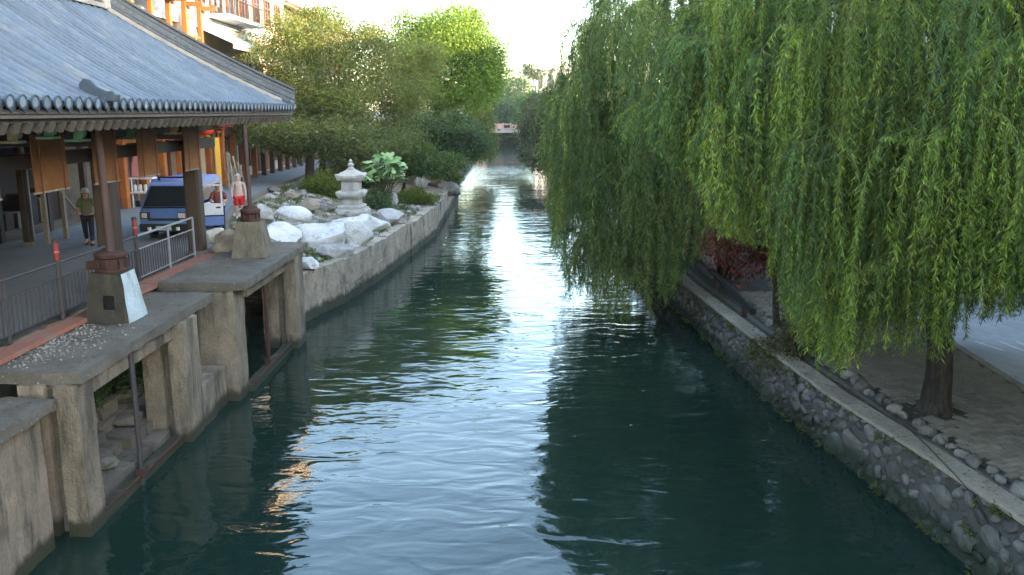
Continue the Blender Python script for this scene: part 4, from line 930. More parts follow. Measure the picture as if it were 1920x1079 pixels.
def big_leaf_plant():
    c = on_z(714, 382, 2.0); T = thing('big_leaf_plant', 'large leaved pale green plant beside the stone lantern', 'plant', (c.x, c.y, bed_at(c.x, c.y)))
    r = random.Random(4); z0 = T.location.z
    lobes = 7; pts = [(0, 0)]
    for k in range(lobes * 4 + 1):
        t = -2.5 + 5.0 * k / (lobes * 4); rad = .62 + .38 * abs(math.cos(t * lobes / 5.0 * math.pi / 2.0 * 1.0)); pts.append((rad * math.cos(t), rad * math.sin(t)))
    lm = bpy.data.materials.new('palmate_leaf'); lm.use_nodes = True; b = lm.node_tree.nodes['Principled BSDF']
    b.inputs['Roughness'].default_value = .65; b.inputs['Specular IOR Level'].default_value = .2; N = lm.node_tree.nodes; oi = N.new('ShaderNodeObjectInfo'); cr = N.new('ShaderNodeValToRGB')
    cr.color_ramp.elements[0].color = (.13, .22, .075, 1); cr.color_ramp.elements[1].color = (.27, .38, .16, 1); lm.node_tree.links.new(oi.outputs['Random'], cr.inputs[0]); lm.node_tree.links.new(cr.outputs[0], b.inputs['Base Color'])
    lb = MB(); vs = [(p[0] * .5, p[1] * .5, -.10 * math.hypot(*p) ** 2 + .03 * math.cos(4 * math.atan2(p[1], p[0]))) for p in pts]
    n = len(vs); vs2 = [(x, y, z - .006) for x, y, z in vs]
    lb.add(vs + vs2, [(0, i, i + 1) for i in range(1, n - 1)] + [(n, n + i + 1, n + i) for i in range(1, n - 1)]); lme = lb.mesh('leaf', lm, 50)
    stems = MB()
    for k in range(80):
        a = r.uniform(0, 2 * math.pi); q = math.sqrt(r.random()) * 1.25; x, y = c.x + .15 + q * math.cos(a), c.y + .8 * q * math.sin(a)
        z = z0 + (1.55 + 1.15 * math.sqrt(max(0, 1 - (q / 1.4) ** 2))) * r.uniform(.6, 1.02)
        s = r.uniform(.42, .8)
        o = inst('leaf', lme, T, (x, y, z), (r.uniform(.0, .9), r.uniform(-.7, .7), r.uniform(-2.2, 2.2) - 1.57), (s, s, s * r.uniform(.6, 1.6)))
        stems.tube(branch_curve((c.x + r.gauss(0, .1), c.y + r.gauss(0, .1), z0 - .05), (x, y, z), 5, .1, k), [.02, .018, .015, .012, .01, .008], 5)
    stems.build('stems', m_twig, T)
big_leaf_plant()

def stone_lantern():
    c = on_z(661, 402, 2.0); z0 = 2.0
    T = thing('stone_lantern', 'grey carved stone lantern of two roofed tiers standing among white rocks', 'lantern', (c.x, c.y, z0)); x, y = c.x, c.y
    MB().lathe((x, y, z0 - .3), [(.78, 0), (.78, .5), (.70, .56), (.70, .62)], sq=True).build('plinth', m_lantern, T, bevel=.03)
    MB().lathe((x, y, z0 + .32), [(.60, 0), (.60, .12), (.5, .18)], sq=True).build('plinth_step', m_lantern, T, bevel=.02)
    MB().lathe((x, y, z0 + .50), [(.44, 0), (.42, .32)], sq=True).build('lower_shaft', m_lantern, T, bevel=.02)
    def roof(z, a, h, nm, top):
        b = MB(); n = 8; prof = [(.55, -.02), (a, .10), (a, .20), (a * .72, .22 + h * .3), (top, .22 + h)]
        vs = []
        for r_, zz in prof:
            for sx, sy in ((-1, -1), (1, -1), (1, 1), (-1, 1)):
                for t in range(n):
                    px, py = {(-1, -1): (-1 + 2 * t / n, -1), (1, -1): (1, -1 + 2 * t / n), (1, 1): (1 - 2 * t / n, 1), (-1, 1): (-1, 1 - 2 * t / n)}[(sx, sy)]
                    corner = max(abs(px) * abs(py), 0) ** 2; up = .10 * corner if .05 < zz < .3 else 0
                    vs.append((x + px * r_, y + py * r_, z + zz + up))
        m = 4 * n
        b.add(vs, [(i * m + k, i * m + (k + 1) % m, (i + 1) * m + (k + 1) % m, (i + 1) * m + k) for i in range(len(prof) - 1) for k in range(m)] + [tuple(range(m - 1, -1, -1)), tuple(4 * m + k for k in range(m))]); return b.build(nm, m_lantern, T, 35)
    roof(z0 + .84, .66, .1, 'lower_roof', .42)
    H = MB().lathe((x, y, z0 + 1.16), [(.42, 0), (.42, .5)], sq=True).build('light_chamber', m_lantern, T, bevel=.02)
    for k in range(4):
        a = k * math.pi / 2
        for t in (-.22, 0, .22):
            MB().obox((x + .425 * math.cos(a) - t * math.sin(a), y + .425 * math.sin(a) + t * math.cos(a), z0 + 1.41), (.03, .035, .42), (0, 0, a)).build('mullion', m_lantern, H)
    roof(z0 + 1.68, .66, .30, 'upper_roof', .13)
    MB().lathe((x, y, z0 + 2.16), [(.16, 0), (.2, .05), (.12, .1), (.10, .13), (.15, .19), (.16, .25), (.10, .31), (.05, .34), (.09, .39), (.07, .45), (.01, .5)], 14).build('finial', m_lantern, T, 50)
stone_lantern()

ROCKS = [  # u, v of the foot centre, level, size, material, label
    (600, 462, 1.75, (1.55, 1.2, .95), m_white_rock, 'largest white limestone boulder on the bank wall beside the sluice slab', .3),
    (655, 455, 1.7, (1.0, 1.0, .95), m_white_rock, 'rounded white limestone boulder in front of the stone lantern', 1.2),
    (690, 430, 1.7, (1.0, 1.1, .7), m_white_rock, 'sloping white limestone boulder at the foot of the stone lantern', 2.0),
    (735, 415, 1.75, (1.1, 1.0, .52), m_grey_rock, 'flat grey limestone slab right of the stone lantern', 2.6),
    (545, 412, 2.3, (.95, .55, .5), m_white_rock, 'smooth white rounded stone lying on the bed near the street', 0),
    (530, 450, 2.2, (1.0, .9, .6), m_white_rock, 'broad white limestone boulder behind the mossy pedestal', .7),
    (580, 500, 1.75, (.42, .4, .32), m_white_rock, 'small white stone on the wall beside the sluice pier', 2.2),
    (578, 392, 2.5, (.6, .6, .45), m_tan_rock, 'tan boulder beside the yellow green shrub', 1.0),
    (548, 372, 2.7, (.7, .6, .35), m_tan_rock, 'flat brown boulder at the street kerb', 2.5),
    (422, 470, 2.95, (.5, .55, .58), m_tan_rock, 'cream boulder leaning between pavilion column and mossy pedestal', .5),
    (404, 452, 2.95, (.35, .35, .4), m_white_rock, 'whitish boulder beside the van wheel', 1.5),
    (655, 408, 1.9, (.95, .8, .5), m_grey_rock, 'grey rock the stone lantern stands against', 1.9),
    (730, 380, 1.95, (.5, .5, .75), m_grey_rock, 'upright grey rock among the ferns', 2.1),
    (822, 350, 1.6, (.8, .8, .6), m_tan_rock, 'pinkish rock on the wall beyond the clipped shrub', .2),
    (843, 362, 1.3, (.7, .9, .7), m_grey_rock, 'grey rock at the wall end above the water', 1.4),
    (625, 480, 1.65, (1.2, .55, .42), m_grey_rock, 'low grey rock ledge under the white boulders', .9),
    (480, 412, 2.9, (.7, .6, .5), m_grey_rock, 'rounded grey boulder behind the rusty hoist cap', .4),
    (513, 360, 2.9, (.45, .4, .28), m_dark_rock, 'small dark boulder at the street edge', .4),
]
for i, (u, v, z, sc, m, lab, rz) in enumerate(ROCKS):
    c = on_z(u, v, z); me = rock_mesh('garden_rock', m, 500 + i, 4, 24 if i != 4 else 3, .09 if i != 4 else .05, .95, .05 if i != 4 else .015)
    inst('garden_rock', me, None, (c.x, c.y, c.z + sc[2] * .28), (0, 0, rz), sc, label=lab, cat='rock', group='rocks of the lantern garden')
mb = MB(); r_ = random.Random(21); ic = bmesh.new(); bmesh.ops.create_icosphere(ic, subdivisions=1, radius=1); bv = [v.co.copy() for v in ic.verts]; bf = [tuple(v.index for v in f.verts) for f in ic.faces]; ic.free()
for _ in range(900):
    y = r_.uniform(27.5, 52); x = r_.uniform(lerp_poly(BED, y) + .2, lerp_poly(WT, y) - .1); q = r_.uniform(.03, .16) if r_.random() < .85 else r_.uniform(.15, .3); z = bed_at(x, y)
    a_, b_, c_ = q * r_.uniform(.7, 1.3), q * r_.uniform(.7, 1.3), q * r_.uniform(.35, .7)
    mb.add([(x + p.x * a_ * r_.uniform(.8, 1.1), y + p.y * b_ * r_.uniform(.8, 1.1), z + p.z * c_) for p in bv], bf)
mb.build('bed_stones', m_grey_rock, None, kind='stuff', label='scatter of small grey stones over the garden bed', cat='stones')
pp = []; 
for _ in range(2200):
    y = r_.uniform(27.5, 52); x = r_.uniform(lerp_poly(BED, y) + .2, lerp_poly(WT, y)); pp.append((x, y, bed_at(x, y) + .02))
pp = np.repeat(np.array([p for p in pp if noise.noise(Vector((p[0] * .7, p[1] * .7, 3))) > .02]), 9, 0); pp[:, :2] += rng.normal(0, .06, (len(pp), 2)); dd = rng.normal(0, .5, (len(pp), 3)); dd[:, 2] = 1
go = leaves_obj('ground_cover', None, pp, dd, rng.uniform(.08, .22, len(pp)), rng.uniform(.015, .04, len(pp)), palette_cols(len(pp), [(.09, .13, .03), (.07, .10, .03), (.13, .13, .04)])); tag(go, 'thin grassy ground cover between the garden rocks', 'grass', kind='stuff')
# twin white posts and small dark notice slab
for k, u in enumerate((781, 788)):
    c = on_z(u, 352, 1.85); MB().tube([(c.x, c.y, 1.6), (c.x, c.y, 2.95)], .045, 8).build('white_post', m_lantern, None, 40, label=('slim pale post next to the dark slate block' if k == 0 else 'slim pale post on the canal side of its twin'), cat='post', group='pair of pale posts')
c = on_z(757, 345, 1.9); MB().prism([(c.x - .8, 1.75), (c.x + .75, 1.75), (c.x + .75, 2.6), (c.x - .6, 2.25)], 'y', c.y, c.y + .5).build('slate_block', m_dark_rock, None, bevel=.05, label='dark slate block behind the big leaved plant', cat='block')
c = on_z(497, 352, 2.95)

# ------------------------------------------------------------------ bridge far down the canal
def bridge():
    y = 172; T = thing('footbridge', 'red railed footbridge crossing the canal far away', 'bridge', (0, y, 3))
    MB().box(-11, 12, y, y + 4, 2.75, 3.35).build('deck', m_bridge_s, T, bevel=.05)
    for x in (-8.5, 8.5): MB().box(x - .8, x + .8, y + .2, y + 3.8, -1, 2.75).build('abutment', m_bridge_s, T)
    for yy in (y + .15, y + 3.85):
        for k in range(16):
            x = -10.8 + k * 1.5; MB().box(x - .13, x + .13, yy - .13, yy + .13, 3.35, 4.65).build('railing_post', m_bridge, T)
            if k < 15:
                MB().box(x + .13, x + 1.37, yy - .06, yy + .06, 4.32, 4.5).build('hand_rail', m_bridge, T)
                MB().box(x + .13, x + 1.37, yy - .05, yy + .05, 3.5, 3.65).build('lower_rail', m_bridge, T)
                if k % 2: MB().box(x + .2, x + 1.3, yy - .03, yy + .03, 3.655, 4.315).build('panel', m_bridge, T)
bridge()

# ------------------------------------------------------------------ buildings
def window(T, X0, y0, y1, z0, z1, fm, gm, d=.12, face=1, mull=1, sill=True, trans=False):
    f = MB(); x = X0
    a, b = (x - .05, x + d) if face > 0 else (x - d, x + .05); t = .09
    f.box(a, b, y0, y0 + t, z0, z1); f.box(a, b, y1 - t, y1, z0, z1); f.box(a, b, y0 + t, y1 - t, z1 - t, z1); f.box(a, b, y0 + t, y1 - t, z0, z0 + t)
    for k in range(mull):
        yy = y0 + (y1 - y0) * (k + 1) / (mull + 1); f.box(a + .02, b - .02, yy - .035, yy + .035, z0 + t, z1 - t)
    if trans: zz = z0 + (z1 - z0) * .68; f.box(a + .025, b - .025, y0 + t, y1 - t, zz - .035, zz + .035)
    o = f.build('window', fm, T)
    g = X0 + face * .03; MB().box(g - .01, g + .01, y0 + .05, y1 - .05, z0 + .05, z1 - .05).build('pane', gm, o)
    if sill: MB().box(*((x - .02, x + d + .1) if face > 0 else (x - d - .1, x + .02)), y0 - .1, y1 + .1, z0 - .1, z0 - .003).build('sill', m_lime, o)
def tiled_eave(T, x_in, x_out, y0, y1, z_in, z_out, name='tiled_eave', m=None):
    m = m or m_oldtile; b = MB(); b.add([(x_in, y0, z_in), (x_out, y0, z_out), (x_out, y1, z_out), (x_in, y1, z_in), (x_in, y0, z_in - .12), (x_out, y0, z_out - .12), (x_out, y1, z_out - .12), (x_in, y1, z_in - .12)], [(0, 1, 2, 3), (7, 6, 5, 4), (1, 5, 6, 2), (0, 4, 5, 1), (3, 2, 6, 7), (0, 3, 7, 4)])
    o = b.build(name, m, T); b = MB(); y = y0 + .12
    while y < y1 - .05:
        b.tube([(x_in, y, z_in + .02), (x_out + .06, y, z_out + .02)], .075, 6); y += .26
    b.build('eave_tiles', m, o, 50, kind='stuff')
    b = MB(); y = y0 + .2
    while y < y1 - .1:
        b.box(x_out - .25 if x_out > x_in else x_out, x_out if x_out > x_in else x_out + .25, y - .05, y + .05, z_out - .26, z_out - .13); y += .45
    b.build('rafter_ends', m_wood_r, o, kind='stuff')

def teahouse():
    X = -16.2; y0, y1 = 33.5, 46.5
    T = thing('timber_teahouse', 'orange timber teahouse with open galleries above the street', 'building', (X, 40, ROAD_Z))
    MB().box(X - 8, X - 2.2, y0, y1, 2.85, 14).build('wall', m_wood_r, T)
    MB().box(X - 2.2, X + .2, y0, y1, 6.3, 6.55).build('floor', m_wood_d, T); MB().box(X - 2.2, X + .2, y0, y1, 9.4, 9.62).build('floor', m_wood_d, T)
    ys = np.linspace(y0 + .3, y1 - .3, 7)
    for i, y in enumerate(ys):
        MB().box(X - .16, X + .12, y - .15, y + .15, 2.88, 6.3).build('column', m_wood_o, T, bevel=.03)
        MB().box(X - .15, X + .11, y - .14, y + .14, 6.55, 9.4).build('column', m_wood_o, T, bevel=.03)
        MB().box(X - .14, X + .10, y - .13, y + .13, 9.62, 12.3).build('column', m_wood_o, T, bevel=.03)
        for z in (6.0, 9.1, 12.0):
            MB().box(X + .12, X + .9, y - .09, y + .09, z, z + .22).build('bracket_arm', m_wood_o, T)
            MB().box(X - .02, X + .10, y + .15, y + .62, z - .1, z + .12).build('bracket', m_wood_o, T); 
    for zf in (6.55, 9.62):
        for a, b in zip(ys, ys[1:]):
            MB().box(X - .04, X + .05, a + .15, b - .15, zf + .95, zf + 1.07).build('gallery_rail', m_wood_o, T); MB().box(X - .04, X + .05, a + .15, b - .15, zf + .12, zf + .22).build('gallery_rail', m_wood_o, T)
            n = 7
            for k in range(1, n): yy = a + (b - a) * k / n; MB().box(X - .02, X + .03, yy - .03, yy + .03, zf + .22, zf + .95).build('gallery_baluster', m_wood_o, T)
    for a, b in zip(ys, ys[1:]):
        for zb, zt in ((6.75, 9.2), (9.9, 12.0)): window(T, X - 2.2, a + .3, b - .3, zb, zt, m_wood_o, m_glass, mull=2, sill=False, trans=True)
        MB().box(X - .1, X + .06, a + .15, b - .15, 5.6, 5.95).build('shop_lintel', m_wood_o, T)
        window(T, X - 2.2, a + .2, b - .2, 3.1, 5.6, m_wood_r, m_glass_p, mull=2, sill=False, trans=True)
    tiled_eave(T, X - .2, X + 1.25, y0 - .3, y1 + .3, 6.95, 6.35); tiled_eave(T, X - .2, X + 1.25, y0 - .3, y1 - 4.4, 10.0, 9.45)
    tiled_eave(T, X - 5, X + 1.3, y0 - .3, y1 - 3.2, 15.4, 12.4, 'main_roof'); 
    tiled_eave(T, X - .2, X + 1.2, y1 - 4.2, y1 + .3, 10.1, 9.5)
teahouse()

def apartment():
    X = -16.9; y0, y1 = 46.8, 66
    T = thing('apartment_house', 'tall cream apartment house with brown windows and a glass canopy', 'building', (X, 56, ROAD_Z))
    MB().box(X - 10, X, y0, y1, 2.85, 21).build('wall', m_cream, T)
    MB().box(X - 9, X - .6, y0 - 9, y0 - .02, 11.5, 21).build('rear_wall', m_white, T)
    for k, y in enumerate(np.arange(y0 - 8, y0 - 1, 2.4)):
        for z in (12.6, 15.8, 18.6): window(T, X - .6, y, y + 1.3, z, z + 1.7, m_wood_r, m_glass, sill=True)
    for z in (8.3, 12.6, 15.6, 18.4):
        for k, y in enumerate(np.arange(y0 + .8, y1 - 1.5, 2.6)):
            if z == 12.6 and 2.0 < y - y0 < 8.5: continue
            window(T, X, y, y + 1.35, z, z + 1.75, m_wood_r, m_glass, mull=1, trans=True)
    for z in (7.4, 11.7, 14.9, 17.8): MB().box(X + .001, X + .12, y0, y1, z, z + .22).build('string_course', m_white, T)
    MB().box(X - 10.2, X + .5, y0 - .2, y1 + .2, 21, 21.4).build('roof_slab', m_white, T)
    # balcony with glass canopy below
    b = MB().box(X, X + 1.3, y0 + 2.4, y0 + 9.2, 12.0, 12.2).build('balcony', m_white, T)
    for k in range(24): yy = y0 + 2.5 + k * .288; MB().box(X + 1.2, X + 1.25, yy - .02, yy + .02, 12.2, 13.1).build('baluster', m_wood_d, b)
    MB().box(X + 1.18, X + 1.27, y0 + 2.4, y0 + 9.2, 13.1, 13.16).build('balcony_rail', m_wood_d, b)
    window(T, X, y0 + 3, y0 + 5, 12.3, 14.5, m_wood_r, m_glass, sill=False); window(T, X, y0 + 5.8, y0 + 8, 12.3, 14.5, m_wood_r, m_glass, sill=False)
    c = MB(); c.add([(X, y0 + .6, 11.4), (X + 2.0, y0 + .6, 10.5), (X + 2.0, y0 + 11.5, 10.5), (X, y0 + 11.5, 11.4), (X, y0 + .6, 11.35), (X + 2.0, y0 + .6, 10.45), (X + 2.0, y0 + 11.5, 10.45), (X, y0 + 11.5, 11.35)], [(0, 1, 2, 3), (7, 6, 5, 4), (1, 5, 6, 2), (0, 4, 5, 1), (3, 2, 6, 7)])
    cn = c.build('glass_canopy', m_corr, T)
    for k in range(20): y = y0 + .8 + k * .56; MB().tube([(X, y, 11.41), (X + 2.03, y, 10.51)], .035, 6).build('canopy_rib', m_corr, cn)
    MB().box(X + 1.95, X + 2.05, y0 + .6, y0 + 11.5, 10.2, 10.44).build('canopy_gutter', m_lime, cn)
    # street arcade
    tiled_eave(T, X, X + 1.9, y0 + .1, y1 - .2, 7.3, 6.6, 'street_eave')
    for k, y in enumerate(np.arange(y0 + .4, y1, 1.95)):
        MB().box(X + .9, X + 1.2, y - .15, y + .15, 2.88, 6.7).build('street_column', m_wood_o if k < 4 else m_wood_g, T, bevel=.03)
        if k % 3 != 1: MB().box(X + .002, X + .06, y + .3, y + 1.6, 3.0, 5.6).build('shop_door', m_wood_r if k % 2 else m_wood_o, T)
        else: window(T, X, y + .25, y + 1.7, 3.5, 5.6, m_wood_r, m_glass_p, sill=False)
    MB().box(X + .9, X + 1.16, y0, y1, 5.6, 5.95).build('street_lintel', m_wood_d, T)
    return T
apartment()
T = thing('grey_house', 'grey house beyond the cream apartments, mostly behind the feathery tree', 'building', (-18, 78, ROAD_Z))
MB().box(-28, -17.6, 67, 96, 2.85, 15).build('wall', m_grey, T)
for z in (7.5, 11):
    for y in np.arange(68.5, 95, 3.2): window(T, -17.6, y, y + 1.4, z, z + 1.7, m_wood_r, m_glass)
for k, y in enumerate(np.arange(67.5, 95, 2.4)):
    MB().box(-16.9, -16.6, y - .15, y + .15, 2.88, 6.2).build('street_column', m_wood_g, T)
tiled_eave(T, -17.6, -16, 67, 96, 7.0, 6.2, 'street_eave'); tiled_eave(T, -22, -16.8, 66.6, 96.4, 17.5, 14.9, 'main_roof')

def workshop():
    X = -15.6; T = thing('glazed_workshop', 'dim street workshop with glass panels and pale timber posts behind the pavilion', 'building', (X, 26, ROAD_Z))
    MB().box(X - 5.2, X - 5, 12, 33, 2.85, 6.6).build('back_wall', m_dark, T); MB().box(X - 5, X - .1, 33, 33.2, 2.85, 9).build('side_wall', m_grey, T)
    MB().box(X - 5.2, X + .4, 12, 33, 6.3, 6.5).build('ceiling', m_wood_d, T); tiled_eave(T, X - 5.5, X + 1, 12, 33.3, 9.2, 6.6, 'roof')
    MB().box(X - 5, X, 12, 33, 2.86, 2.96).build('floor', m_conc_d, T)
    for y in (13, 15.5, 18, 20.5, 23.2, 25.8, 28.6, 31.2): MB().box(X - .1, X + .1, y - .1, y + .1, 2.96, 6.3).build('post', m_wood_d, T)
    for a, b in ((23.4, 24.5), (24.55, 25.6), (18.2, 20.3), (20.7, 23.0), (15.7, 17.8)):
        f = MB(); t = .06
        f.box(X - .03, X + .03, a, a + t, 2.98, 5.4); f.box(X - .03, X + .03, b - t, b, 2.98, 5.4); f.box(X - .03, X + .03, a + t, b - t, 5.34, 5.4); f.box(X - .03, X + .03, a + t, b - t, 2.98, 3.3); o = f.build('door_leaf', m_wood_p, T)
        MB().box(X - .01, X + .01, a + t, b - t, 3.3, 5.34).build('pane', m_glass_p, o)
    r = random.Random(2)
    for k in range(9):
        y = 26.2 + k * .72; w_ = r.uniform(.4, .65); h_ = r.uniform(.4, 1.3); MB().box(X - 1.5 - w_, X - 1.3, y, y + w_, 2.961, 2.96 + h_).build('crate', r.choice([m_wood_d, m_wood_g, m_dark]), T, bevel=.02)
    MB().box(X - 2.4, X - 2.3, 12, 33, 2.961, 6.3).build('dark_shade_sheet', m_dark, T)  # dark sheet added so the inside of the workshop looks shaded
workshop()
def timber_frame():
    c = on_z(108, 452, ROAD_Z); x, y = c.x, c.y; T = thing('scaffold', 'pale bare timber frame with a diagonal brace before the workshop', 'scaffold', (x, y, ROAD_Z))
    for dx, dy in ((0, -.55), (0, .55), (-1.1, .55)): MB().box(x + dx - .06, x + dx + .06, y + dy - .06, y + dy + .06, 2.9, 5.25).build('post', m_wood_p, T)
    MB().box(x - .07, x + .07, y - .9, y + .9, 5.25, 5.37).build('top_beam', m_plastic, T)
    MB().tube([(x, y - .5, 5.2), (x + .05, y + 1.9, 3.2)], .04, 4).build('brace', m_wood_p, T); MB().box(x - 1.1, x - .06, y + .5, y + .6, 5.1, 5.2).build('cross_beam', m_wood_p, T)
timber_frame()
# right-bank houses, added and made tall to shade the canal and pavilion roof
for k, (y0, y1, h, m, lab) in enumerate(((-34, -8, 17.5, m_white, 'white five storey house added across the bank street for shade'), (-7, 18, 17.6, m_cream, 'cream five storey house added across the bank street for shade'), (19, 46, 17.4, m_grey, 'grey five storey house added across the bank street for shade'), (47, 74, 17.0, m_white, 'white house added for shade opposite the round tree'), (75, 112, 16.0, m_cream, 'cream house added for shade behind the brown green shrub'))):
    T = thing('shade_house', lab, 'building', (25, (y0 + y1) / 2, RB_Z), 'shading houses added across the bank street')
    MB().box(24.2, 36, y0, y1, 1.1, h).build('wall', m, T); MB().box(23.6, 36.4, y0 - .3, y1 + .3, h, h + .4).build('roof', m_oldtile, T)
    for z in (2.2, 5.4, 8.6, 11.6, 14.6):
        for y in np.arange(y0 + 1.2, y1 - 1.8, 3.4): window(T, 24.2, y, y + 1.5, z, z + 1.7, m_wood_r, m_glass, face=-1)
def white_building():
    y = 165; T = thing('white_building', 'white building with dark tall windows above the far right bank', 'building', (9, y, 2)); x0 = 4.2
    MB().box(x0, x0 + 16, y, y + 12, 1.1, 14.6).build('wall', m_white, T)
    for k in range(7):
        for z in (3, 7, 11.1):
            x = x0 + .7 + k * 2.1; w_ = MB().box(x, x + .9, y - .06, y + .05, z, z + 2.6).build('window', m_grey, T); MB().box(x + .08, x + .82, y - .08, y - .061, z + .08, z + 2.5).build('pane', m_glass, w_)
    MB().box(x0 - .4, x0 + 16.4, y - .4, y + 12, 14.6, 15).build('roof', m_white, T)
white_building()
broadleaf('far_tree', 'thin tree standing before the white building', (4.2, 158, 2), [(P3(993, 132, 158), (1.2, 1.2, 1.4)), (P3(1006, 140, 158), (1, 1, .8))], 1600, .4, [(.06, .08, .05), (.08, .10, .05)], .12, (4.2, 158, 11), clump=12, clump_r=.4)

# ------------------------------------------------------------------ street dressing
def red_lantern(u, v, y, lab):
    p = at_y(u, v, y); T = thing('paper_lantern', lab, 'lantern', tuple(p), 'red paper lanterns')
    MB().lathe(tuple(p), [(.12, -.3), (.28, -.22), (.36, -.08), (.36, .08), (.28, .22), (.12, .3)], 16).build('shade', m_lampred, T, 60)
    for z in (-.34, .30): MB().lathe((p.x, p.y, p.z + z), [(.14, 0), (.14, .05)], 12).build('rim', m_yellow, T)
    MB().tube([(p.x, p.y, p.z - .34), (p.x, p.y, p.z - .7)], .04, 6).build('tassel', m_lampred, T); MB().tube([(p.x, p.y, p.z + .34), (p.x, p.y, p.z + .6)], .01, 4).build('cord', m_cable, T)
red_lantern(387, 243, 43, 'red silk lantern hanging beside the pavilion column')
red_lantern(408, 236, 46, 'red silk lantern half behind the tree leaves above the shop')
p = on_z(391, 335, ROAD_Z); b = thing('yellow_banner', 'tall yellow banner standing before the teahouse shops', 'banner', (-15.0, 44, ROAD_Z))
MB().box(-15.02, -14.98, 43.6, 44.3, 3.2, 5.6).build('cloth', m_yellow, b); MB().tube([(-15, 43.55, 2.9), (-15, 43.55, 5.7)], .02, 6).build('pole', m_wood_p, b)
def bamboo():
    T = thing('bamboo_bundle', 'leaning bundle of pale bamboo poles by the shop front', 'bamboo', (-14.7, 45.3, ROAD_Z)); r = random.Random(8)
    for k in range(14):
        a = Vector((-14.4 + r.uniform(-.5, .4), 45.2 + r.uniform(-.7, .7), 2.9)); e = Vector((-14.8 + r.uniform(-.5, .5), 45.6 + r.uniform(-1, 1), 2.9 + r.uniform(1.1, 2.0)))
        MB().tube([a, e], .03, 6).build('pole', m_wood_p, T, 50)
bamboo()
def pink_stall():
    p = on_z(274, 388, ROAD_Z); x, y = p.x, p.y; T = thing('drying_rack', 'white rack draped with pink cloth beside the van', 'rack', (x, y, ROAD_Z))
    for dx in (-.4, .4):
        for dy in (-.3, .3): MB().tube([(x + dx, y + dy, 2.9), (x + dx, y + dy, 4.1)], .03, 6).build('leg', m_plastic, T)
    MB().box(x - .5, x + .5, y - .35, y + .35, 4.1, 4.16).build('shelf', m_plastic, T); MB().box(x - .5, x + .5, y - .35, y + .35, 3.5, 3.55).build('shelf', m_plastic, T)
    b = MB(); prof = [(-.45, 4.17), (-.4, 4.7), (-.25, 5.2), (-.1, 5.5), (.05, 5.55), (.2, 5.2), (.38, 4.7), (.45, 4.17)]; b.prism([(x + q[0], q[1]) for q in prof], 'y', y - .25, y + .25); b.build('cloth', m_pink, T, 50, bevel=.06)
    for k in range(4): MB().lathe((x - .35 + k * .22, y - .1, 3.56), [(.07, 0), (.08, .25), (.05, .3)], 8).build('jar', m_plastic, T)
pink_stall()
T = thing('courtyard_wall', 'sunlit cream wall between workshop and teahouse', 'wall', (-16, 33, ROAD_Z))
MB().box(-22, -15.9, 33.3, 33.45, 2.85, 6.0).build('wall_panel', m_cream, T); MB().box(-22, -15.8, 33.2, 33.48, 6.003, 6.12).build('wall_cap', m_oldtile, T)

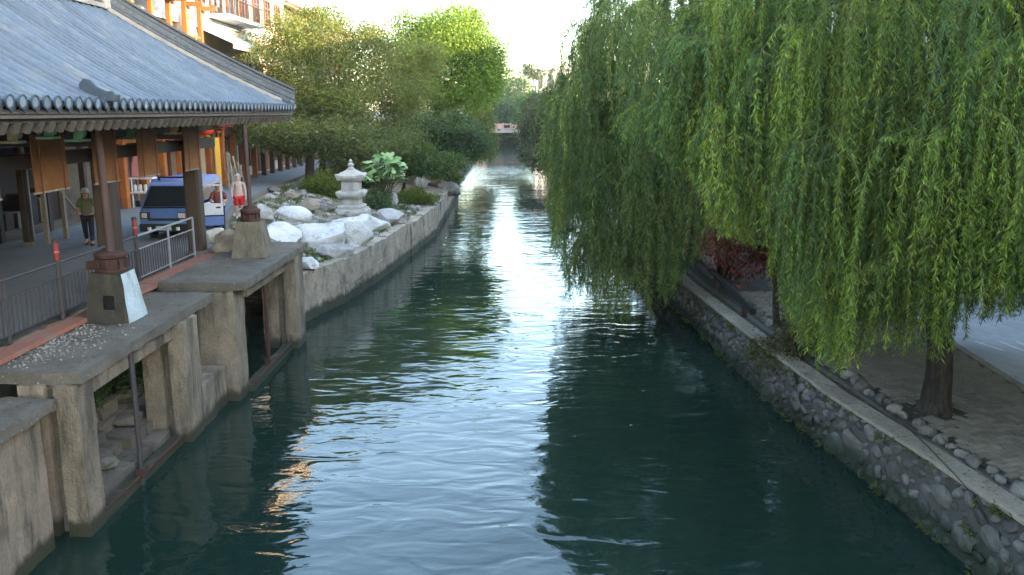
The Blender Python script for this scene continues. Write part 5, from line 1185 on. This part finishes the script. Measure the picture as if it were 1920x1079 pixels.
# ------------------------------------------------------------------ van
def van():
    m_blue = mat('van_blue', (.10, .19, .46), (.09, .17, .42), .5, rough=.3, spec=.5); m_wht = mat('van_white', (.62, .65, .72), (.56, .6, .67), .5, rough=.3, spec=.5)
    m_trim = mat('van_trim', (.018, .019, .022), (.014, .015, .017), 3, rough=.5); m_lamp = glass_mat('lamp_glass', (.55, .55, .52), .1); m_amber = glass_mat('amber_glass', (.6, .2, .03), .2); m_tyre = mat('tyre', (.02, .02, .02), (.015, .015, .015), 5)
    cx, y0 = -11.05, 27.0; z = ROAD_Z; W = .76; T = thing('blue_van', 'small blue and white van parked facing the canal with its driver door open', 'van', (cx, y0 + 1.8, z))
    prof = [(0.0, .28), (-.03, .62), (.04, .92), (.10, 1.0), (.62, 1.62), (.80, 1.76), (1.2, 1.84), (3.2, 1.83), (3.48, 1.74), (3.58, 1.2), (3.6, .6), (3.56, .28)]   # y, z of the side profile
    n = len(prof); b = MB(); sx = [(-1, 0), (-.985, 1), (.985, 1), (1, 0)]
    secs = []
    for py, pz in prof:
        t = max(0, (pz - 1.0) / .84); wv = W * (1 - .13 * t); secs.append([(cx - wv, y0 + py, z + pz), (cx - wv + .05, y0 + py, z + pz + (.012 if pz > 1 else 0)), (cx + wv - .05, y0 + py, z + pz + (.012 if pz > 1 else 0)), (cx + wv, y0 + py, z + pz)])
    vs = [p for s in secs for p in s]
    b.add(vs, [(i * 4 + k + 1, i * 4 + k, (i + 1) * 4 + k, (i + 1) * 4 + k + 1) for i in range(n - 1) for k in range(3)])
    # sides, split at the belt line: blue below, white above
    for side, sg in ((0, 1), (3, -1)):
        ring = [secs[i][side] for i in range(n)]
        lowp = [p for p in ring if p[2] - z <= 1.0]; up = [p for p in ring if p[2] - z >= 1.0]
        for poly, mi in ((lowp, 0), (up, 0)):
            m = len(poly); base = len(b.v); b.add(poly, [tuple(range(m)) if sg > 0 else tuple(range(m))[::-1]], mi)
    b.add([secs[0][0], secs[0][3], secs[-1][3], secs[-1][0]], [(0, 1, 2, 3)], 0)
    body = b.build('body', [m_blue, m_wht], T, 30, bevel=.035)
    # windscreen
    def lerp(a, c, t): return Vector(a).lerp(Vector(c), t)
    a0, a1 = secs[3], secs[4]
    off = Vector((0, -.02, .012))
    q = [lerp(a0[0], a0[3], .06) + off, lerp(a0[0], a0[3], .94) + off, lerp(a1[0], a1[3], .93) + off, lerp(a1[0], a1[3], .07) + off]
    w_ = MB(); w_.add([lerp(q[0], q[3], .05), lerp(q[1], q[2], .05), lerp(q[1], q[2], .97), lerp(q[0], q[3], .97)], [(0, 1, 2, 3)]); ws = w_.build('windscreen', m_glass, T)
    fr = MB(); fr.tube([*q, q[0]], .022, 6); fr.build('seal', m_trim, ws)
    for t in (.3, .62): MB().tube([lerp(q[0], q[1], t) + Vector((0, -.02, .02)), lerp(lerp(q[0], q[1], t + .22), lerp(q[3], q[2], t + .22), .5) + Vector((0, -.02, .02))], .01, 4).build('wiper', m_trim, ws)
    # nose details
    MB().box(cx - W - .02, cx + W + .02, y0 - .10, y0 + .1, z + .26, z + .5).build('bumper', m_trim, T, bevel=.03)
    MB().box(cx - .5, cx + .5, y0 - .045, y0 - .02, z + .60, z + .68).build('grille', m_trim, T)
    MB().box(cx - .24, cx + .24, y0 - .118, y0 - .102, z + .30, z + .44).build('number_plate', m_corr, T)
    for s in (-1, 1):
        h = MB().box(cx + s * .60 - .16, cx + s * .60 + .16, y0 - .055, y0 + .02, z + .66, z + .88).build('headlight', m_trim, T, bevel=.02)
        MB().box(cx + s * .60 - .13, cx + s * .60 + .08 * 1, y0 - .068, y0 - .056, z + .69, z + .85).build('lens', m_lamp, h); MB().box(cx + s * .71 - .03, cx + s * .71 + .03, y0 - .068, y0 - .056, z + .69, z + .85).build('indicator', m_amber, h)
        MB().lathe((cx + s * .45, y0 - .11, z + .36), [(.06, -.05), (.06, .05)], 10).build('fog_lamp', m_lamp, T)
        mr = MB().obox((cx + s * (W + .13), y0 + .22, z + 1.12), (.14, .09, .2)).build('mirror', m_trim, T, bevel=.02); MB().tube([(cx + s * (W - .05), y0 + .25, z + 1.05), (cx + s * (W + .1), y0 + .22, z + 1.08)], .015, 5).build('mirror_arm', m_trim, mr)
        for wy in (.72, 2.9):
            wl = thing('x', None, None); bpy.data.objects.remove(wl)
            ty = MB(); xx = cx + s * (W - .09); R_ = .27; pts = []
            for q2, rr in ((-.085, .22), (-.085, .255), (-.06, R_), (.06, R_), (.085, .255), (.085, .22)):
                for k in range(20): t = 2 * math.pi * k / 20; pts.append((xx + q2, y0 + wy + rr * math.cos(t), z + .27 + rr * math.sin(t)))
            ty.add(pts, [(i * 20 + k, i * 20 + (k + 1) % 20, (i + 1) * 20 + (k + 1) % 20, (i + 1) * 20 + k) for i in range(5) for k in range(20)]); tt = ty.build('wheel', m_tyre, T, 40)
            ri = MB(); pts = [(xx + s * .05, y0 + wy + .2 * math.cos(2 * math.pi * k / 16), z + .27 + .2 * math.sin(2 * math.pi * k / 16)) for k in range(16)] + [(xx + s * .09, y0 + wy + .08 * math.cos(2 * math.pi * k / 16), z + .27 + .08 * math.sin(2 * math.pi * k / 16)) for k in range(16)]
            ri.add(pts, [(k, (k + 1) % 16, 16 + (k + 1) % 16, 16 + k) for k in range(16)] + [tuple(16 + k for k in range(16))]); ri.build('rim', m_galv, tt)
        # side windows and white side panels
        for ya, yb in ((1.45, 2.35), (2.45, 3.35)) if s > 0 else ((.55, 1.35), (1.45, 2.35), (2.45, 3.35)):
            def sp(yy, zz): 
                t = max(0, (zz - 1.0) / .84); return (cx + s * (W * (1 - .13 * t) + .008), y0 + yy, z + zz)
            g = MB(); g.add([sp(ya, 1.12), sp(yb, 1.12), sp(yb, 1.6), sp(ya + (.25 if ya < 1 else 0), 1.6)], [(0, 1, 2, 3)]); g.build('side_window', m_glass, T)
        g = MB(); g.add([(cx + s * (W + .004), y0 + 1.3, z + .72), (cx + s * (W + .004), y0 + 3.55, z + .72), (cx + s * (W + .004), y0 + 3.55, z + 1.0), (cx + s * (W + .004), y0 + 1.3, z + 1.0)], [(0, 1, 2, 3)]); g.build('side_panel', m_wht, T)
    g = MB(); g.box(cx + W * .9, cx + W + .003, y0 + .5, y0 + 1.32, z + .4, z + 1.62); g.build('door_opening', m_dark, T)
    # open driver door, hinged at the front
    hx, hy = cx + W, y0 + .48; A = R(-72)
    D = thing('driver_door', None, None, (0, 0, 0)); D.parent = T; D.location = Vector((hx, hy, z)) - T.location; D.rotation_euler = (0, 0, A); del_ = None
    def dbox(x0, x1, y0_, y1_, z0, z1, m, nm, par=D, bev=0):
        bb = MB(); bb.box(x0, x1, y0_, y1_, z0, z1); me = bb.mesh(nm, m); o = bpy.data.objects.new(nm, me); col.objects.link(o); o.parent = par
        if bev: md = o.modifiers.new('b', 'BEVEL'); md.width = bev; md.segments = 2
        return o
    dbox(-.03, .03, 0, .92, .36, .66, m_blue, 'lower_panel', bev=.015); dbox(-.028, .028, 0, .92, .662, .70, m_trim, 'trim_strip'); dbox(-.03, .03, 0, .92, .702, 1.08, m_wht, 'upper_panel', bev=.015)
    dbox(-.025, .025, .86, .92, 1.082, 1.64, m_wht, 'window_post'); dbox(-.025, .025, .12, .92, 1.642, 1.70, m_wht, 'window_top'); dbox(-.025, .025, .04, .10, 1.082, 1.66, m_wht, 'window_post')
    dbox(.032, .045, .70, .84, .92, .97, m_trim, 'door_handle')
    MB().tube([(cx - .5, y0 + .95, z + 1.9), (cx + .5, y0 + .95, z + 1.9)], .03, 6).build('roof_bar', m_trim, T); 
    for sx_ in (-.45, .45): MB().box(cx + sx_ - .03, cx + sx_ + .03, y0 + .92, y0 + .98, z + 1.8, z + 1.89).build('bar_foot', m_trim, T)
van()

# ------------------------------------------------------------------ people
def skin(name, edges_pts, radii, mat_, parent, root=0, sub=2):
    verts = list(edges_pts['v']); me = bpy.data.meshes.new(name); me.from_pydata(verts, edges_pts['e'], []); me.materials.append(mat_)
    o = bpy.data.objects.new(name, me); col.objects.link(o); o.parent = parent
    md = o.modifiers.new('skin', 'SKIN'); md.use_smooth_shade = True
    for i, r in enumerate(radii): me.skin_vertices[0].data[i].radius = (r, r) if not isinstance(r, tuple) else r
    me.skin_vertices[0].data[root].use_root = True
    sb = o.modifiers.new('sub', 'SUBSURF'); sb.levels = sub; sb.render_levels = sub
    return o
SKIN = mat('skin_tone', (.42, .24, .16), (.38, .21, .14), 4, rough=.55); SKIN2 = mat('pale_skin_tone', (.55, .36, .27), (.5, .32, .24), 4, rough=.55); HAIR = mat('dark_hair', (.02, .017, .015), (.014, .012, .01), 6)
def person(label, loc, rz, h, top, bottom, skin_m, stride=.0, arms=((.12, 0), (.12, 0)), hat=None, shirt=True, shorts=False, hairm=HAIR, sit=False, name='person'):
    T = thing(name, label, 'person', loc); T.rotation_euler = (0, 0, rz); k = h / 1.72; T.scale = (k, k, k)
    hipx, shx = .10, .185
    LK = {}; V = []; E = []; Rr = []
    def v(p, r, par=None):
        V.append(p); Rr.append(r); i = len(V) - 1
        if par is not None: E.append((par, i))
        return i
    pel = v((0, 0, .93), (.155, .11)); wa = v((0, -.005, 1.08), (.145, .10), pel); ch = v((0, -.01, 1.27), (.165, .11), wa); nk0 = v((0, .01, 1.42), (.07, .07), ch); nk = v((0, 0, 1.48), .055, nk0)
    hd = v((0, -.02, 1.56), (.075, .085), nk); hd2 = v((0, -.015, 1.64), (.078, .09), hd); v((0, 0, 1.70), (.05, .055), hd2)
    legs = []
    for s in (-1, 1):
        f = stride * s
        hp = v((s * hipx, 0, .86), .105, pel)
        if sit: kn = v((s * .13, -.42, .84), .068, hp); an = v((s * .13, -.44, .42), .045, kn); to = v((s * .13, -.60, .38), .035, an)
        else:
            kn = v((s * (hipx + .005), -f * .55 - .02, .48 + abs(f) * .02), .070, hp); an = v((s * (hipx + .01), -f * 1.0 + (.05 if f < 0 else 0), .09 + (.05 if f < 0 else 0)), .048, kn); to = v((s * (hipx + .03), -f * 1.0 - .15, .04), .035, an)
        legs.append((hp, kn, an))
    al = []
    for s, (fwd, bend) in zip((-1, 1), arms):
        sh = v((s * shx, .01, 1.39), .06, nk0); el = v((s * (shx + .07), -fwd * .6 + .03, 1.12 + abs(fwd) * .05), .043, sh)
        wr = v((s * (shx + .07 - bend * .15), -fwd * 1.2 - bend * .22, .89 + bend * .2), .03, el); ha = v((s * (shx + .07 - bend * .2), -fwd * 1.3 - bend * .27 - .01, .82 + bend * .2), (.038, .02), wr); al.append((sh, el, wr, ha))
    body = skin('body', {'v': V, 'e': E}, Rr, skin_m, T)
    # fingers
    fb = MB()
    for s, (sh, el, wr, ha) in zip((-1, 1), al):
        hv = Vector(V[ha]); d = (hv - Vector(V[wr])).normalized()
        for q in range(4):
            b0 = hv + Vector(((q - 1.5) * .004, (q - 1.5) * .019, 0)) + d * .015; ln_ = (.062, .075, .07, .055)[q]
            fb.tube([b0, b0 + d * ln_ * .5, b0 + d * ln_ * .9 + Vector((-s * .02, 0, .0))], [.0095, .009, .007], 6)
        b0 = hv + Vector((0, -.032, .01)); fb.tube([b0 - d * .02, b0 + Vector((-s * .01, -.025, 0)) + d * .02, b0 + Vector((-s * .02, -.03, 0)) + d * .05], [.012, .01, .008], 6)
    me = fb.mesh('fingers', skin_m, 60); o = bpy.data.objects.new('fingers', me); col.objects.link(o); o.parent = T
    # face, ears, hair
    fm = MB(); fm.taper((0, -.102), .012, .012, .007, .006, 1.565, 1.61); [fm.obox((s * .085, 0, 1.60), (.02, .04, .06)) for s in (-1, 1)]; me = fm.mesh('nose_and_ears', skin_m); o = bpy.data.objects.new('nose_and_ears', me); col.objects.link(o); o.parent = T
    ey = MB(); [ey.obox((s * .032, -.098, 1.618), (.024, .012, .012)) for s in (-1, 1)]; ey.obox((0, -.098, 1.535), (.045, .01, .008)); me = ey.mesh('eyes_and_mouth', HAIR); o = bpy.data.objects.new('eyes_and_mouth', me); col.objects.link(o); o.parent = T
    if hairm:
        hb = MB(); prof = [(.098, 0), (.108, .05), (.095, .10), (.055, .135), (.01, .145)]; hb.lathe((0, .012, 1.615), prof, 14); me = hb.mesh('hair', hairm, 60); o = bpy.data.objects.new('hair', me); col.objects.link(o); o.parent = T
    if hat:
        hb = MB(); hb.lathe((0, .0, 1.64), [(.15, -.005), (.15, .005), (.108, .02), (.105, .08), (.07, .13), (.01, .145)], 16); me = hb.mesh('cap', hat, 60); o = bpy.data.objects.new('cap', me); col.objects.link(o); o.parent = T
    if shirt:
        cv = [V[pel], V[wa], V[ch], V[nk0]]; ce = [(0, 1), (1, 2), (2, 3)]; cr = [(.185, .135), (.175, .125), (.19, .13), (.09, .085)]
        cv[0] = (0, 0, .88)
        for sh, el, wr, ha in al:
            i = len(cv); cv += [V[sh], tuple(Vector(V[sh]).lerp(Vector(V[el]), .85))]; ce += [(3, i), (i, i + 1)]; cr += [.08, .07]
        skin('shirt', {'v': cv, 'e': ce}, cr, top, T)
    cv = [V[pel]]; ce = []; cr = [(.17, .125)]
    for hp, kn, an in legs:
        i = len(cv)
        if shorts: cv += [V[hp], tuple(Vector(V[hp]).lerp(Vector(V[kn]), .85))]; ce += [(0, i), (i, i + 1)]; cr += [.13, .125]
        else: cv += [V[hp], V[kn], tuple(Vector(V[kn]).lerp(Vector(V[an]), .95))]; ce += [(0, i), (i, i + 1), (i + 1, i + 2)]; cr += [.11, .082, .066]
    skin('shorts' if shorts else 'trousers', {'v': cv, 'e': ce}, cr, bottom, T)
    if not sit:
        for hp, kn, an in legs:
            a = V[an]; sb = MB(); sb.obox((a[0], a[1] - .06, .035), (.085, .26, .07)); me = sb.mesh('shoe', HAIR if not shorts else m_wood_r); o = bpy.data.objects.new('shoe', me); col.objects.link(o); o.parent = T
            md = o.modifiers.new('b', 'BEVEL'); md.width = .02; md.segments = 2
    return T
c_olive = mat('olive_shirt', (.16, .165, .105), (.13, .135, .085), 4); c_navy = mat('navy_trousers', (.03, .028, .045), (.022, .02, .035), 4); c_red = mat('red_shorts', (.62, .03, .03), (.5, .025, .025), 4); c_cap = mat('white_cap', (.62, .62, .6), (.55, .55, .54), 4); c_blk = mat('black_clothes', (.02, .02, .024), (.015, .015, .018), 4); c_brown = mat('maroon_top', (.2, .05, .04), (.16, .04, .035), 4)
p = on_z(169, 459, ROAD_Z)
man = person('man in olive shirt, navy trousers and white cap walking past the pavilion', tuple(p), .25, 1.68, c_olive, c_navy, SKIN, stride=.12, arms=((.1, .3), (-.05, .2)), hat=c_cap)
p = Vector((-10.2, 31.9, ROAD_Z))
person('shirtless man in bright red shorts standing behind the open van door', tuple(p), .35, 1.70, None, c_red, SKIN2, stride=.03, arms=((.05, .1), (.05, .1)), shirt=False, shorts=True, hairm=mat('grey_hair', (.4, .36, .33), (.3, .27, .25), 5))
person('driver in maroon top with bent arms climbing out beside the open van door', (-9.75, 28.35, ROAD_Z), .3, 1.66, c_brown, c_navy, SKIN, stride=.1, arms=((.3, .9), (.25, 1.0)))
for u, y, lab, rz, hh in ((514, 69, 'person in black clothes walking beside shop front pillars', 3.0, 1.72), (541, 70, 'person in dark clothes alone in the middle of far street', 2.9, 1.66)):
    p = at_y(u, 303, y); person(lab, (p.x, y, ROAD_Z), rz, hh, c_blk, c_navy, SKIN, stride=.12)

# ------------------------------------------------------------------ evening haze
hm = bpy.data.materials.new('haze'); hm.use_nodes = True; hn = hm.node_tree; hn.nodes.clear()
pv = hn.nodes.new('ShaderNodeVolumePrincipled'); pv.inputs['Color'].default_value = (.93, .95, 1, 1); pv.inputs['Density'].default_value = .00018; pv.inputs['Anisotropy'].default_value = .2
ho = hn.nodes.new('ShaderNodeOutputMaterial'); hn.links.new(pv.outputs[0], ho.inputs['Volume'])
MB().box(-905, 905, -65, 2605, -2, 24).build('haze', hm, kind='stuff', label='thin evening haze over the canal', cat='haze')
